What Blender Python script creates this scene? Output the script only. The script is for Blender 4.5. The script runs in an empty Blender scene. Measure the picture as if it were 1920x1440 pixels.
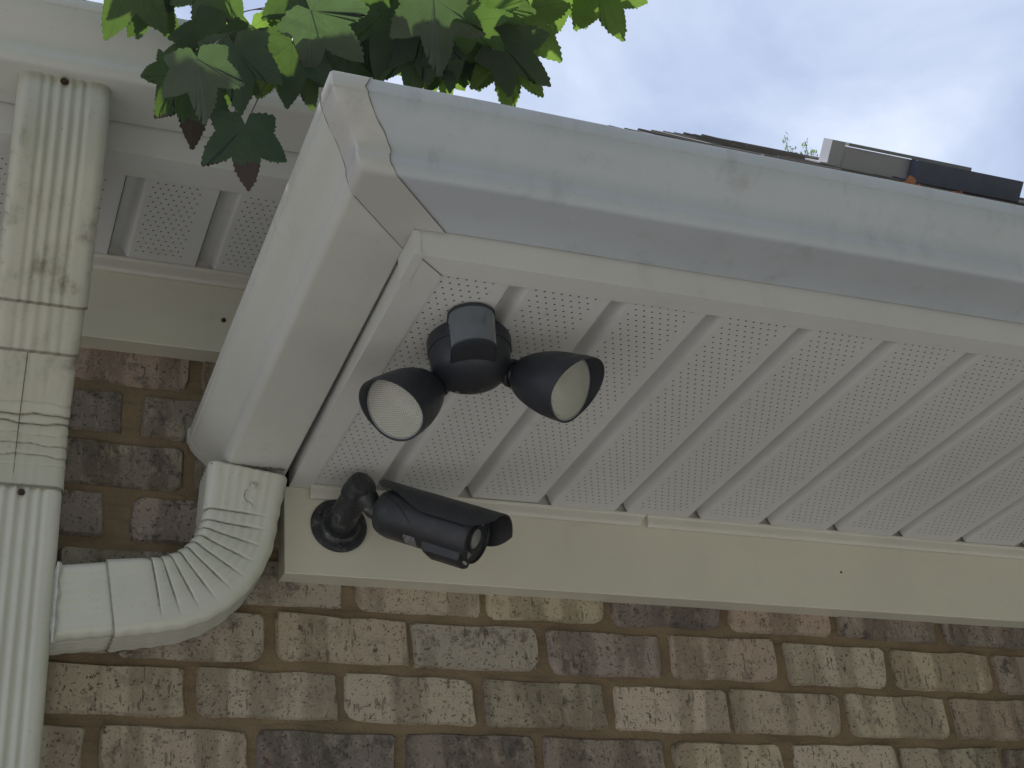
import bpy, math, random
from mathutils import Vector, Matrix, noise
R = math.radians
rng = random.Random(11)
scene = bpy.context.scene
col = scene.collection

# ------------------------------------------------------------------ camera
# axes: X runs right along the brick wall, Y goes into the wall, Z is up; metres; brick bed joint = Z 0, ground = Z -2.35
GROUND = -2.35
cam_d = bpy.data.cameras.new('camera')
cam = bpy.data.objects.new('camera', cam_d)
col.objects.link(cam)
cr = Vector((0.92868, -0.36133, -0.08370)); cu = Vector((-0.11200, -0.48840, 0.86540)); cf = Vector((0.35347, 0.79437, 0.49398))
cf.normalize(); cr = (cr - cf * cr.dot(cf)).normalized(); cu = cr.cross(cf)
cam.matrix_world = Matrix(((cr.x, cu.x, -cf.x, -0.2522), (cr.y, cu.y, -cf.y, -1.8266), (cr.z, cu.z, -cf.z, -0.7259), (0, 0, 0, 1)))
cam_d.sensor_fit = 'HORIZONTAL'; cam_d.sensor_width = 36.0
cam_d.lens = 36.0 * 2658.73 / 1920.0
cam_d.clip_start = 0.05; cam_d.clip_end = 500
scene.camera = cam

# ------------------------------------------------------------------ world, sun, exposure
SUN_EL, SUN_AZ = R(66), R(-28)          # behind the house, high
world = bpy.data.worlds.new('World'); scene.world = world
world.use_nodes = True
nt = world.node_tree; nt.nodes.clear()
wo = nt.nodes.new('ShaderNodeOutputWorld'); bg = nt.nodes.new('ShaderNodeBackground')
sky = nt.nodes.new('ShaderNodeTexSky'); sky.sky_type = 'NISHITA'; sky.sun_disc = False
sky.sun_elevation = SUN_EL; sky.sun_rotation = SUN_AZ
tc = nt.nodes.new('ShaderNodeTexCoord')
mp = nt.nodes.new('ShaderNodeMapping'); mp.inputs['Scale'].default_value = (1.0, 1.0, 1.8)
nz = nt.nodes.new('ShaderNodeTexNoise'); nz.inputs['Scale'].default_value = 4.6; nz.inputs['Detail'].default_value = 7; nz.inputs['Roughness'].default_value = 0.52; nz.inputs['Distortion'].default_value = 0.25
rmp = nt.nodes.new('ShaderNodeValToRGB')
rmp.color_ramp.elements[0].position = 0.34; rmp.color_ramp.elements[0].color = (5.2, 6.3, 8.8, 1)
rmp.color_ramp.elements[1].position = 0.66; rmp.color_ramp.elements[1].color = (9.8, 10.7, 12.6, 1)
e = rmp.color_ramp.elements.new(0.5); e.color = (7.1, 8.1, 10.3, 1)
mx = nt.nodes.new('ShaderNodeMix'); mx.data_type = 'RGBA'; mx.inputs['Factor'].default_value = 0.86
L = nt.links.new
L(tc.outputs['Generated'], mp.inputs['Vector']); L(mp.outputs['Vector'], nz.inputs['Vector']); L(nz.outputs['Fac'], rmp.inputs['Fac'])
L(sky.outputs['Color'], mx.inputs['A']); L(rmp.outputs['Color'], mx.inputs['B'])
L(mx.outputs['Result'], bg.inputs['Color']); bg.inputs['Strength'].default_value = 0.077
L(bg.outputs['Background'], wo.inputs['Surface'])

sun_d = bpy.data.lights.new('sun', 'SUN'); sun_d.energy = 5.0; sun_d.angle = R(1.5); sun_d.color = (1.0, 0.965, 0.91)
sun = bpy.data.objects.new('sun', sun_d); col.objects.link(sun)
sd = Vector((math.sin(SUN_AZ) * math.cos(SUN_EL), math.cos(SUN_AZ) * math.cos(SUN_EL), math.sin(SUN_EL)))
sun.rotation_euler = sd.to_track_quat('Z', 'Y').to_euler(); sun.location = (3, 10, 12)
vs = scene.view_settings
vs.view_transform = 'Standard'; vs.look = 'None'; vs.exposure = 0.36; vs.gamma = 1.0; vs.use_curve_mapping = False

# ------------------------------------------------------------------ node helpers
def mat(name):
    m = bpy.data.materials.new(name); m.use_nodes = True
    n = m.node_tree; b = n.nodes['Principled BSDF']
    return m, n, b
def node(n, t, **kw):
    x = n.nodes.new(t)
    for k, v in kw.items():
        if k in x.inputs: x.inputs[k].default_value = v
        else: setattr(x, k, v)
    return x
def noise_n(n, vec, scale, detail=4, rough=0.55, dist=0.0):
    x = node(n, 'ShaderNodeTexNoise'); x.inputs['Scale'].default_value = scale; x.inputs['Detail'].default_value = detail
    x.inputs['Roughness'].default_value = rough; x.inputs['Distortion'].default_value = dist
    n.links.new(vec, x.inputs['Vector']); return x.outputs['Fac']
def ramp(n, fac, p0, p1, c0=0.0, c1=1.0):
    x = node(n, 'ShaderNodeMapRange'); x.inputs['From Min'].default_value = p0; x.inputs['From Max'].default_value = p1
    x.inputs['To Min'].default_value = c0; x.inputs['To Max'].default_value = c1; x.interpolation_type = 'SMOOTHSTEP'
    n.links.new(fac, x.inputs['Value']); return x.outputs['Result']
def mixc(n, fac, a, b, mode='MIX'):
    x = node(n, 'ShaderNodeMix'); x.data_type = 'RGBA'; x.blend_type = mode
    for s, v in (('Factor', fac), ('A', a), ('B', b)):
        if isinstance(v, bpy.types.NodeSocket): n.links.new(v, x.inputs[s])
        else: x.inputs[s].default_value = v if not isinstance(v, tuple) else (*v, 1) if len(v) == 3 else v
    return x.outputs['Result']
def math_n(n, op, a, b=None, c=None):
    x = node(n, 'ShaderNodeMath'); x.operation = op
    for i, v in enumerate((a, b, c)):
        if v is None: continue
        if isinstance(v, bpy.types.NodeSocket): n.links.new(v, x.inputs[i])
        else: x.inputs[i].default_value = v
    return x.outputs[0]
def pos(n):
    return node(n, 'ShaderNodeNewGeometry').outputs['Position']
def scaled(n, vec, s):
    x = node(n, 'ShaderNodeMapping'); x.inputs['Scale'].default_value = s; n.links.new(vec, x.inputs['Vector']); return x.outputs['Vector']
def bump(n, b, h, strength, dist=0.002):
    x = node(n, 'ShaderNodeBump'); x.inputs['Strength'].default_value = strength; x.inputs['Distance'].default_value = dist
    n.links.new(h, x.inputs['Height']); n.links.new(x.outputs['Normal'], b.inputs['Normal'])

def paint(name, base, rough=0.42, dirt=0.35, dirt_col=(0.17, 0.15, 0.115), streak=True, spots=0.0, green=0.0, fine=0.12, lo=.52):
    """weathered painted aluminium: slow tone drift, faint streaks, dust specks, tiny dents"""
    m, n, b = mat(name); v = pos(n)
    c = mixc(n, ramp(n, noise_n(n, v, 5, 4), .3, .7), base, tuple(x * .93 for x in base))
    if green: c = mixc(n, math_n(n, 'MULTIPLY', ramp(n, noise_n(n, v, 9, 4), .45, .75), green), c, (base[0] * .72, base[1] * .82, base[2] * .70))
    d = ramp(n, noise_n(n, scaled(n, v, (34, 34, 5)) if streak else v, 1.0 if streak else 22, 5, .62), lo, lo + .28)
    d2 = ramp(n, noise_n(n, v, 13, 6, .65), .42, .72)
    c = mixc(n, math_n(n, 'MULTIPLY', math_n(n, 'MULTIPLY', d, d2), dirt), c, dirt_col)
    if spots:
        s = ramp(n, noise_n(n, v, 260, 2, .5), .70, .76)
        c = mixc(n, math_n(n, 'MULTIPLY', s, spots), c, (0.10, 0.085, 0.06))
    ga = node(n, 'ShaderNodeAttribute'); ga.attribute_name = 'grime'
    c = mixc(n, math_n(n, 'MULTIPLY', ga.outputs['Fac'], math_n(n, 'ADD', .45, math_n(n, 'MULTIPLY', noise_n(n, v, 120, 4), .7))), c, (.085, .072, .05))
    grain = noise_n(n, v, 900, 2)
    c = mixc(n, ramp(n, grain, .3, .7, 0, fine), c, tuple(x * .72 for x in base))
    n.links.new(c, b.inputs['Base Color'])
    b.inputs['Roughness'].default_value = rough
    h = math_n(n, 'ADD', math_n(n, 'MULTIPLY', noise_n(n, v, 420, 2), .25), noise_n(n, v, 16, 3))
    bump(n, b, h, .17, .004)
    return m

M = {}
M['gutter'] = paint('gutter_paint_sky_tint', (.455, .487, .53), .36, .5, (.17, .165, .16), spots=.25, lo=.46)  # sky reflection painted into the base: bluer and darker than the return
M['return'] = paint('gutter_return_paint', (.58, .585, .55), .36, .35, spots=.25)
M['strip'] = paint('corner_strip_paint', (.50, .495, .48), .42, .7, (.13, .115, .10), streak=False, spots=.25)
M['fascia'] = paint('fascia_paint', (.64, .645, .63), .45, .25)
M['frieze'] = paint('frieze_paint', (.66, .64, .535), .48, .22, streak=False)
M['trim'] = paint('trim_paint', (.64, .625, .56), .45, .25)
M['pipe'] = paint('downspout_paint', (.56, .555, .485), .34, .62, (.15, .135, .10), spots=.45, green=.3)
M['elbow'] = paint('elbow_paint', (.62, .62, .55), .32, .28, spots=.6, green=.4)
M['oldpipe'] = paint('old_elbow_paint', (.50, .49, .415), .36, .95, (.14, .118, .085), spots=.5, green=.3, lo=.44)

def plain(name, c, rough=.5, metal=0.0, var=.15, scale=60, bstr=.1):
    m, n, b = mat(name); v = pos(n)
    n.links.new(mixc(n, ramp(n, noise_n(n, v, scale, 5), .35, .7), c, tuple(x * (1 - var) for x in c)), b.inputs['Base Color'])
    b.inputs['Roughness'].default_value = rough; b.inputs['Metallic'].default_value = metal
    bump(n, b, noise_n(n, v, scale * 6, 2), bstr, .001)
    return m
def dusty(name, c, rough, dust, amt):
    m, n, b = mat(name); v = pos(n)
    f = math_n(n, 'MULTIPLY', ramp(n, noise_n(n, v, 75, 6, .7), .50, .78), amt)
    n.links.new(mixc(n, f, c, dust), b.inputs['Base Color'])
    n.links.new(ramp(n, noise_n(n, v, 40, 4), .3, .7, rough - .06, rough + .1), b.inputs['Roughness'])
    bump(n, b, noise_n(n, v, 1500, 2), .12, .0006)
    return m
M['black'] = dusty('black_powder_coat', (.027, .029, .035), .42, (.15, .14, .12), .22)
M['mount_black'] = dusty('dusty_black_mount', (.024, .026, .031), .40, (.30, .28, .25), .55)
M['bronze'] = dusty('dark_bronze_plastic', (.025, .028, .037), .46, (.11, .10, .09), .15)
M['screw'] = plain('zinc_screw', (.62, .61, .57), .35, .55)
M['dark_screw'] = plain('black_screw', (.05, .05, .052), .4, .4)
M['rust'] = plain('rusted_screw', (.055, .028, .018), .8, 0, .5, 300)
M['caulk'] = plain('dirty_caulk_and_gaps', (.15, .135, .115), .7, 0, .4, 200)
M['dark'] = plain('shadow_gap', (.02, .02, .02), .9)
M['sealant'] = plain('old_clear_sealant', (.50, .51, .47), .3, 0, .25, 90, .4)

# ------------------------------------------------------------------ mesh helpers
class MB:
    def __init__(s): s.v = []; s.f = []; s.sm = []
    def add(s, vs_, fs, smooth=False):
        o = len(s.v); s.v += [tuple(x) for x in vs_]
        for q in fs: s.f.append(tuple(i + o for i in q)); s.sm.append(smooth)
    def box(s, a, b):
        (x0, y0, z0), (x1, y1, z1) = a, b
        s.add([(x0, y0, z0), (x1, y0, z0), (x1, y1, z0), (x0, y1, z0), (x0, y0, z1), (x1, y0, z1), (x1, y1, z1), (x0, y1, z1)],
              [(3, 2, 1, 0), (4, 5, 6, 7), (0, 1, 5, 4), (1, 2, 6, 5), (2, 3, 7, 6), (3, 0, 4, 7)])
    def loft(s, rings, closed=True, caps=True, smooth=True):
        n = len(rings[0]); vs_ = [p for r in rings for p in r]; fs = []
        for j in range(len(rings) - 1):
            for i in range(n if closed else n - 1):
                k = (i + 1) % n
                fs.append((j * n + i, j * n + k, (j + 1) * n + k, (j + 1) * n + i))
        s.add(vs_, fs, smooth)
        if caps and closed:
            s.add(rings[0], [tuple(reversed(range(n)))]); s.add(rings[-1], [tuple(range(n))])
    def tube(s, pts, rad, n=8, caps=True):
        pts = [Vector(p) for p in pts]; rings = []
        T0 = (pts[1] - pts[0]).normalized()
        U = T0.orthogonal().normalized()
        for i, p in enumerate(pts):
            T = (pts[min(i + 1, len(pts) - 1)] - pts[max(i - 1, 0)]).normalized()
            U = (U - T * U.dot(T)).normalized(); V = T.cross(U)
            r = rad[i] if isinstance(rad, (list, tuple)) else rad
            rings.append([p + U * r * math.cos(a) + V * r * math.sin(a) for a in [2 * math.pi * k / n for k in range(n)]])
        s.loft(rings, caps=caps)
    def lathe(s, o, ax, prof, n=32, capa=True, capb=True):
        """prof: (distance along axis, radius)"""
        o = Vector(o); ax = Vector(ax).normalized(); U = ax.orthogonal().normalized(); V = ax.cross(U)
        rings = [[o + ax * t + (U * math.cos(a) + V * math.sin(a)) * r for a in [2 * math.pi * k / n for k in range(n)]] for t, r in prof]
        s.loft(rings, caps=False)
        if capa: s.add(rings[0], [tuple(reversed(range(n)))])
        if capb: s.add(rings[-1], [tuple(range(n))])
    def build(s, name, material, parent=None, sharp=32):
        me = bpy.data.meshes.new(name); me.from_pydata(s.v, [], s.f)
        me.polygons.foreach_set('use_smooth', s.sm)
        me.materials.append(material); me.update()
        if any(s.sm): me.set_sharp_from_angle(angle=R(sharp))
        o = bpy.data.objects.new(name, me); col.objects.link(o)
        if parent: o.parent = parent
        return o
def link(name, me, parent):
    o = bpy.data.objects.new(name, me); col.objects.link(o); o.parent = parent; return o
def tag(o, label, cat, group=None, kind='thing'):
    o['label'] = label; o['category'] = cat; o['kind'] = kind
    if group: o['group'] = group
    return o
def empty(name, loc=(0, 0, 0)):
    o = bpy.data.objects.new(name, None); o.empty_display_size = .1; col.objects.link(o); o.location = loc
    return o
def root(name, label, cat, group=None):
    return tag(empty(name), label, cat, group)
def lerp(a, b, t): return a + (b - a) * t

# ------------------------------------------------------------------ ground
gm, gn, gb = mat('ground_surface'); v = pos(gn)
c = mixc(gn, ramp(gn, noise_n(gn, v, .6, 6), .35, .65), (.385, .372, .345), (.335, .322, .30))
c = mixc(gn, ramp(gn, noise_n(gn, v, 14, 5), .4, .7, 0, .5), c, (.41, .395, .365))
gn.links.new(c, gb.inputs['Base Color']); gb.inputs['Roughness'].default_value = .9
bump(gn, gb, noise_n(gn, v, 30, 5), .5, .02)
m = MB(); m.add([(-120, -120, GROUND), (120, -120, GROUND), (120, 120, GROUND), (-120, 120, GROUND)], [(0, 1, 2, 3)])
g = m.build('ground', gm); g['kind'] = 'structure'

# added unseen foliage screen that cuts low light on the house front
tm, tn, tb = mat('light_screen_foliage'); v = pos(tn)
tn.links.new(mixc(tn, ramp(tn, noise_n(tn, v, 3, 6), .35, .65), (.035, .055, .022), (.065, .09, .035)), tb.inputs['Base Color']); tb.inputs['Roughness'].default_value = .8
m = MB(); rows = []; r_ = random.Random(2)
for j, (z, dr) in enumerate(((GROUND, 0), (GROUND + 1.2, -.5), (GROUND + 2.6, -.6), (GROUND + 4.6, -.3), (GROUND + 6.8, .2), (GROUND + 8.6, 1.2), (GROUND + 8.2, 2.6), (GROUND, 3.4))):
    row = []
    for i in range(73):
        a = R(lerp(228, 372, i / 72)); q = noise.noise(Vector((i * .35, j * .6, 4)))
        rad = 8.2 + dr + q * 1.1; row.append((rad * math.cos(a), -.5 + rad * math.sin(a), z + (q * 1.4 if z > GROUND + 3 else 0)))
    rows.append(row)
m.loft(rows, closed=False, caps=False)
tl = m.build('added_light_screen', tm); tl['kind'] = 'stuff'

# ------------------------------------------------------------------ brick wall
def brick_material():
    m, n, b = mat('tumbled_brick'); v = pos(n)
    oi = node(n, 'ShaderNodeObjectInfo'); tone = oi.outputs['Color']; rnd = oi.outputs['Random']; dark = oi.outputs['Alpha']
    vo = node(n, 'ShaderNodeVectorMath'); vo.operation = 'ADD'; n.links.new(v, vo.inputs[0])
    cx = node(n, 'ShaderNodeCombineXYZ'); n.links.new(math_n(n, 'MULTIPLY', rnd, 7.0), cx.inputs[0]); n.links.new(math_n(n, 'MULTIPLY', rnd, 3.0), cx.inputs[2])
    n.links.new(cx.outputs[0], vo.inputs[1]); w = vo.outputs[0]
    # broad bands across the brick (flashing from the kiln), with crisp vertical changes
    band = ramp(n, noise_n(n, scaled(n, w, (17, 17, 2.5)), 1, 2, .4, .3), .47, .55)
    c = mixc(n, math_n(n, 'MULTIPLY', band, .8), tone, mixc(n, 1.0, tone, (.60, .585, .56), 'MULTIPLY'))
    wash = ramp(n, noise_n(n, scaled(n, w, (48, 48, 30)), 1, 7, .75, .0), .48, .68)
    c = mixc(n, math_n(n, 'MULTIPLY', wash, .42), c, (.54, .465, .36))
    patch = math_n(n, 'MULTIPLY', ramp(n, noise_n(n, w, 24, 8, .74, .1), .53, .64), dark)
    c = mixc(n, patch, c, (.095, .082, .078))
    red = math_n(n, 'MULTIPLY', ramp(n, noise_n(n, w, 46, 5, .65), .635, .685), .85)
    c = mixc(n, red, c, (.125, .055, .042))
    blu = math_n(n, 'MULTIPLY', ramp(n, noise_n(n, scaled(n, w, (30, 30, 22)), 1, 4, .6), .70, .74), .75)
    c = mixc(n, blu, c, (.17, .20, .225))
    st = ramp(n, noise_n(n, scaled(n, w, (150, 150, 34)), 1, 3, .6), .615, .66)
    c = mixc(n, math_n(n, 'MULTIPLY', st, .6), c, (.10, .082, .066))
    sp = ramp(n, noise_n(n, w, 230, 3, .6), .595, .65)
    c = mixc(n, math_n(n, 'MULTIPLY', sp, .75), c, (.06, .047, .04))
    fine = noise_n(n, w, 520, 3, .6)
    c = mixc(n, ramp(n, fine, .35, .7, 0, .4), c, mixc(n, 1.0, c, (.6, .58, .55), 'MULTIPLY'))
    n.links.new(c, b.inputs['Base Color']); b.inputs['Roughness'].default_value = .9
    h = math_n(n, 'ADD', math_n(n, 'MULTIPLY', noise_n(n, w, 55, 6, .65), 1.0), math_n(n, 'MULTIPLY', fine, .35))
    h = math_n(n, 'SUBTRACT', h, math_n(n, 'MULTIPLY', math_n(n, 'ADD', sp, st), .35))
    bump(n, b, h, .6, .005)
    return m
M['brick'] = brick_material()
mm, mn, mb_ = mat('sandy_mortar'); v = pos(mn)
c = mixc(mn, ramp(mn, noise_n(mn, v, 14, 5), .3, .7), (.265, .198, .125), (.185, .138, .087))
c = mixc(mn, ramp(mn, noise_n(mn, v, 300, 3), .45, .7, 0, .5), c, (.22, .17, .11))
c = mixc(mn, ramp(mn, noise_n(mn, scaled(mn, v, (6, 6, 60)), 1, 4), .5, .75, 0, .55), c, (.085, .062, .04))
mn.links.new(c, mb_.inputs['Base Color']); mb_.inputs['Roughness'].default_value = .95
bump(mn, mb_, math_n(mn, 'ADD', noise_n(mn, v, 260, 4), noise_n(mn, v, 40, 4)), .8, .004)

wall = root('brick_wall', 'weathered cream and grey tumbled brick wall with tan mortar under the eaves', 'wall')
WX0, WX1, WZ0, WZ1 = -0.95, 2.75, -0.66, 0.53
m = MB(); nx, nzz = 230, 86
vs_ = []
for j in range(nzz + 1):
    for i in range(nx + 1):
        x = lerp(WX0, WX1, i / nx); z = lerp(WZ0, WZ1, j / nzz)
        vs_.append((x, .0045 + .0028 * noise.noise(Vector((x * 40, 3, z * 40))), z))
m.add(vs_, [(j * (nx + 1) + i, j * (nx + 1) + i + 1, (j + 1) * (nx + 1) + i + 1, (j + 1) * (nx + 1) + i) for j in range(nzz) for i in range(nx)], True)
m.build('mortar', mm, wall)
# rest of the wall, beyond the individually laid bricks
fm, fn, fb = mat('far_brickwork'); v = pos(fn)
sx = node(fn, 'ShaderNodeSeparateXYZ'); fn.links.new(v, sx.inputs[0]); cb = node(fn, 'ShaderNodeCombineXYZ')
fn.links.new(sx.outputs[0], cb.inputs[0]); fn.links.new(sx.outputs[2], cb.inputs[1])
bt = node(fn, 'ShaderNodeTexBrick'); fn.links.new(cb.outputs[0], bt.inputs['Vector'])
bt.inputs['Scale'].default_value = 1; bt.inputs['Brick Width'].default_value = .2032; bt.inputs['Row Height'].default_value = .08107; bt.inputs['Mortar Size'].default_value = .006
bt.inputs['Color1'].default_value = (.30, .26, .21, 1); bt.inputs['Color2'].default_value = (.19, .165, .145, 1); bt.inputs['Mortar'].default_value = (.17, .12, .07, 1)
fn.links.new(bt.outputs['Color'], fb.inputs['Base Color']); fb.inputs['Roughness'].default_value = .9
m = MB()
for a, b in (((-1.9, .012, GROUND), (WX0, .25, 1.0)), ((WX1, .012, GROUND), (6, .25, 1.0)), ((WX0, .012, GROUND), (WX1, .25, WZ0)), ((WX0, .03, WZ0), (WX1, .25, 1.0))): m.box(a, b)
m.build('wall_core', fm, wall)

def brick_mesh(w, h, seed):
    r_ = random.Random(seed); pts = []
    cr_ = [r_.uniform(.002, .007) if r_.random() < .75 else r_.uniform(.009, .020) for _ in range(4)]
    hw, hh = w / 2, h / 2
    corners = [(-hw, -hh, 180), (hw, -hh, 270), (hw, hh, 0), (-hw, hh, 90)]
    for (x, z, a0), q in zip(corners, cr_):
        sx_, sz_ = (1 if x < 0 else -1), (1 if z < 0 else -1)
        cx_, cz_ = x + sx_ * q, z + sz_ * q
        for k in range(3):
            a = R(a0 + 45 * k); pts.append((cx_ + q * math.cos(a), cz_ + q * math.sin(a)))
    out = []
    for i, (x, z) in enumerate(pts):
        out.append((x, z))
        if i % 3 == 2:
            x2, z2 = pts[(i + 1) % len(pts)]
            nmid = 3 if abs(x2 - x) > .08 else 1
            for k in range(1, nmid + 1): out.append((lerp(x, x2, k / (nmid + 1)), lerp(z, z2, k / (nmid + 1))))
    out = [(x + r_.uniform(-.0021, .0021), z + r_.uniform(-.0022, .0022)) for x, z in out]
    n = len(out); tilt = r_.uniform(-.012, .012)
    def ring(inset, y):
        res = []
        for x, z in out:
            d = math.hypot(x, z) or 1
            k = inset
            res.append((x - k * (1 if x > 0 else -1) * min(1, abs(x) / (w * .2)), y + r_.uniform(-.0006, .0006) + tilt * x, z - k * (1 if z > 0 else -1) * min(1, abs(z) / (h * .25))))
        return res
    mb2 = MB()
    rings = [ring(-.0010, .012), ring(0, .0015), ring(.0030, -.0030)]
    mb2.loft(list(reversed(rings)), caps=False)
    mb2.add(rings[2], [tuple(range(n))], True)
    me = bpy.data.meshes.new('brick'); me.from_pydata(mb2.v, [], mb2.f)
    me.polygons.foreach_set('use_smooth', mb2.sm); me.materials.append(M['brick']); me.update(); me.set_sharp_from_angle(angle=R(50))
    return me
C_ = .08107; LB = .2032; JT = .0125
full = [brick_mesh(LB - JT, C_ - .0125, 100 + i) for i in range(12)]
wide = [brick_mesh(LB - .034, C_ - .013, 160 + i) for i in range(4)]
TONES = {'c': (.52, .45, .355), 'g': (.42, .378, .305), 'd': (.245, .212, .185), 'r': (.42, .335, .265), 'p': (.32, .27, .232), 'o': (.47, .405, .31)}
# head-joint offset per course (course k lies between bed joint k and k+1); tones from left to right where the photo shows the bricks
HEADS = {-1: .1633, -2: .0583, -3: -.0628 + LB / 1, 0: .0744, 1: -.0466, 2: .0504, 3: -.0364, 4: .0545}
SHOWN = {-1: (-.243, 'ggcgprccpcgd'), -2: (-.145, 'cccgcccrcccc'), -3: (-.266, 'crddpccgdrcg'), 0: (-.332, 'pggccdrpddpp'), 1: (-.25, 'dpc'), 2: (-.153, 'dd'), 3: (-.24, 'dd'), 4: (-.149, 'rr')}
for k in range(-8, 6):
    off = HEADS.get(k, .06 + (.1 if k % 2 else 0) + .01 * ((k * 7) % 5 - 2))
    i0 = math.ceil((WX0 - off) / LB); i1 = math.floor((WX1 - off) / LB)
    for i in range(i0, i1):
        x0 = off + i * LB; xc = x0 + LB / 2
        isw = k in (1, 3) and -.3 < xc < .2
        o = link('brick', rng.choice(wide if isw else full), wall)
        sc = rng.uniform(.972, 1.012)
        o.location = (xc + rng.uniform(-.004, .004), rng.uniform(-.0012, .0022), (k + .5) * C_ + rng.uniform(-.002, .002))
        o.scale = (sc * rng.choice((1, -1)), 1, rng.uniform(.955, 1.015))
        o.rotation_euler = (rng.uniform(-.012, .012), rng.uniform(-.010, .010), rng.uniform(-.012, .012))
        t = None
        if k in SHOWN:
            s0, tones = SHOWN[k]; q = round((x0 - s0) / LB)
            if 0 <= q < len(tones): t = tones[q]
        t = t or rng.choice('cccgggcodrp')
        b_ = rng.uniform(.88, 1.12); tc_ = TONES[t]
        o.color = (tc_[0] * b_, tc_[1] * b_ * rng.uniform(.97, 1.02), tc_[2] * b_ * rng.uniform(.94, 1.04), {'c': .35, 'g': .7, 'd': 1.0, 'r': .6, 'p': .95, 'o': .3}[t])

# ------------------------------------------------------------------ frieze boards, soffits, fascia
def frieze(name, x0, x1, z0, z1, label):
    t = root(name, label, 'board')
    m = MB()
    m.loft([[(x, -.0375, z0 + .0012), (x, -.0375, z1), (x, .0, z1), (x, .0, z0 + .0022), (x, -.0362, z0)] for x in (x0, x1)], smooth=False)
    m.build('board_face', M['frieze'], t)
    return t
fr = frieze('frieze_board', .176, 4.5, .0392, .1708, 'long cream frieze board with the black camera mounted on it, above the brick')
m = MB(); m.lathe((1.095, -.0373, .104), (0, -1, 0), [(0, .0022), (.001, .0019)], 10); m.build('nail', M['rust'], fr)
frl = frieze('frieze_board', -1.95, .18, .3815, .517, 'short shaded frieze board between old downspout and sloping gutter')
m = MB(); m.lathe((.085, -.0373, .437), (0, -1, 0), [(0, .004), (.003, .003), (.006, .001)], 8); m.build('nail', M['rust'], frl)

def jtrim(parent, x0, x1, z0, z1, cut=0.0, name='trim_strip'):
    """J-channel that carries the soffit on top of the frieze board"""
    zc = z1
    pf = [(-.0378, z0), (-.0425, z0), (-.0452, z0 + .003), (-.0458, z0 + .006), (-.0452, zc - .003), (-.0462, zc - .0012), (-.050, zc - .0006), (-.050, zc + .0004), (-.0378, zc + .0004)]
    m = MB(); m.loft([[(x0, y, z) for y, z in pf], [(x1 - cut * (z1 - z) / (z1 - z0), y, z) for y, z in pf]], smooth=False)
    return m.build(name, M['trim'], parent)

def soffit_material(x0, n_cols, y0, y1):
    m, n, b = mat('perforated_soffit'); v = pos(n)
    base = (.63, .635, .63)
    c = mixc(n, ramp(n, noise_n(n, v, 4, 4), .3, .7), base, tuple(q * .94 for q in base))
    c = mixc(n, math_n(n, 'MULTIPLY', ramp(n, noise_n(n, v, 30, 5, .65), .55, .8), .3), c, (.40, .36, .29))
    obj_c = node(n, 'ShaderNodeTexCoord').outputs['Object']
    s = node(n, 'ShaderNodeSeparateXYZ'); n.links.new(obj_c, s.inputs[0]); X, Y = s.outputs[0], s.outputs[1]
    px, py = .0108, .0221
    def cell(off):
        a = math_n(n, 'DIVIDE', math_n(n, 'SUBTRACT', X, x0), px); q = math_n(n, 'DIVIDE', math_n(n, 'SUBTRACT', Y, .006), py)
        if off: a = math_n(n, 'ADD', a, .5); q = math_n(n, 'ADD', q, .5)
        fa = math_n(n, 'MULTIPLY', math_n(n, 'SUBTRACT', a, math_n(n, 'ROUND', a)), px)
        fq = math_n(n, 'MULTIPLY', math_n(n, 'SUBTRACT', q, math_n(n, 'ROUND', q)), py)
        return math_n(n, 'SQRT', math_n(n, 'ADD', math_n(n, 'MULTIPLY', fa, fa), math_n(n, 'MULTIPLY', fq, fq)))
    d = math_n(n, 'MINIMUM', cell(False), cell(True))
    hole = ramp(n, d, .0010, .00165, 1, 0)
    ok = math_n(n, 'MULTIPLY', math_n(n, 'GREATER_THAN', X, x0 - .004), math_n(n, 'LESS_THAN', X, x0 + px * (n_cols - 1) + .004))
    ok = math_n(n, 'MULTIPLY', ok, math_n(n, 'LESS_THAN', Y, y1))
    hole = math_n(n, 'MULTIPLY', hole, ok)
    n.links.new(mixc(n, hole, c, (.035, .033, .03)), b.inputs['Base Color'])
    b.inputs['Roughness'].default_value = .5
    bump(n, b, math_n(n, 'SUBTRACT', math_n(n, 'MULTIPLY', noise_n(n, v, 25, 3), .5), hole), .25, .003)
    return m

def panel_mesh(depth, pitch, mat_, gw, name='soffit_panel', x_from=None):
    """one vented strip: a rounded V groove, then the flat perforated part; underside looks down"""
    pf = [(0, 0), (.0008, .0010), (.0018, .0080), (.0028, .0148), (.0045, .0172), (.0150, .0172), (.0172, .0152), (gw - .004, .0090), (gw - .0018, .0030), (gw + .0006, .0002), (gw + .004, 0), (pitch * .55, -.0004), (pitch - .004, 0), (pitch - .0012, -.0004), (pitch, .0)]
    if x_from is not None: pf = [(x_from, 0)] + [q for q in pf if q[0] > x_from]
    m = MB(); rows = 5; rings = [[(x, depth * j / rows, z) for x, z in pf] for j in range(rows + 1)]
    top = [(x, z + .0012) for x, z in pf]
    rings = [r + [(x, depth * j / rows, z) for x, z in reversed(top)] for j, r in enumerate(rings)]
    m.loft(rings, caps=False, smooth=True)
    me = bpy.data.meshes.new(name); me.from_pydata(m.v, [], m.f); me.polygons.foreach_set('use_smooth', m.sm); me.materials.append(mat_); me.update()
    me.set_sharp_from_angle(angle=R(60))
    return me

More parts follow.
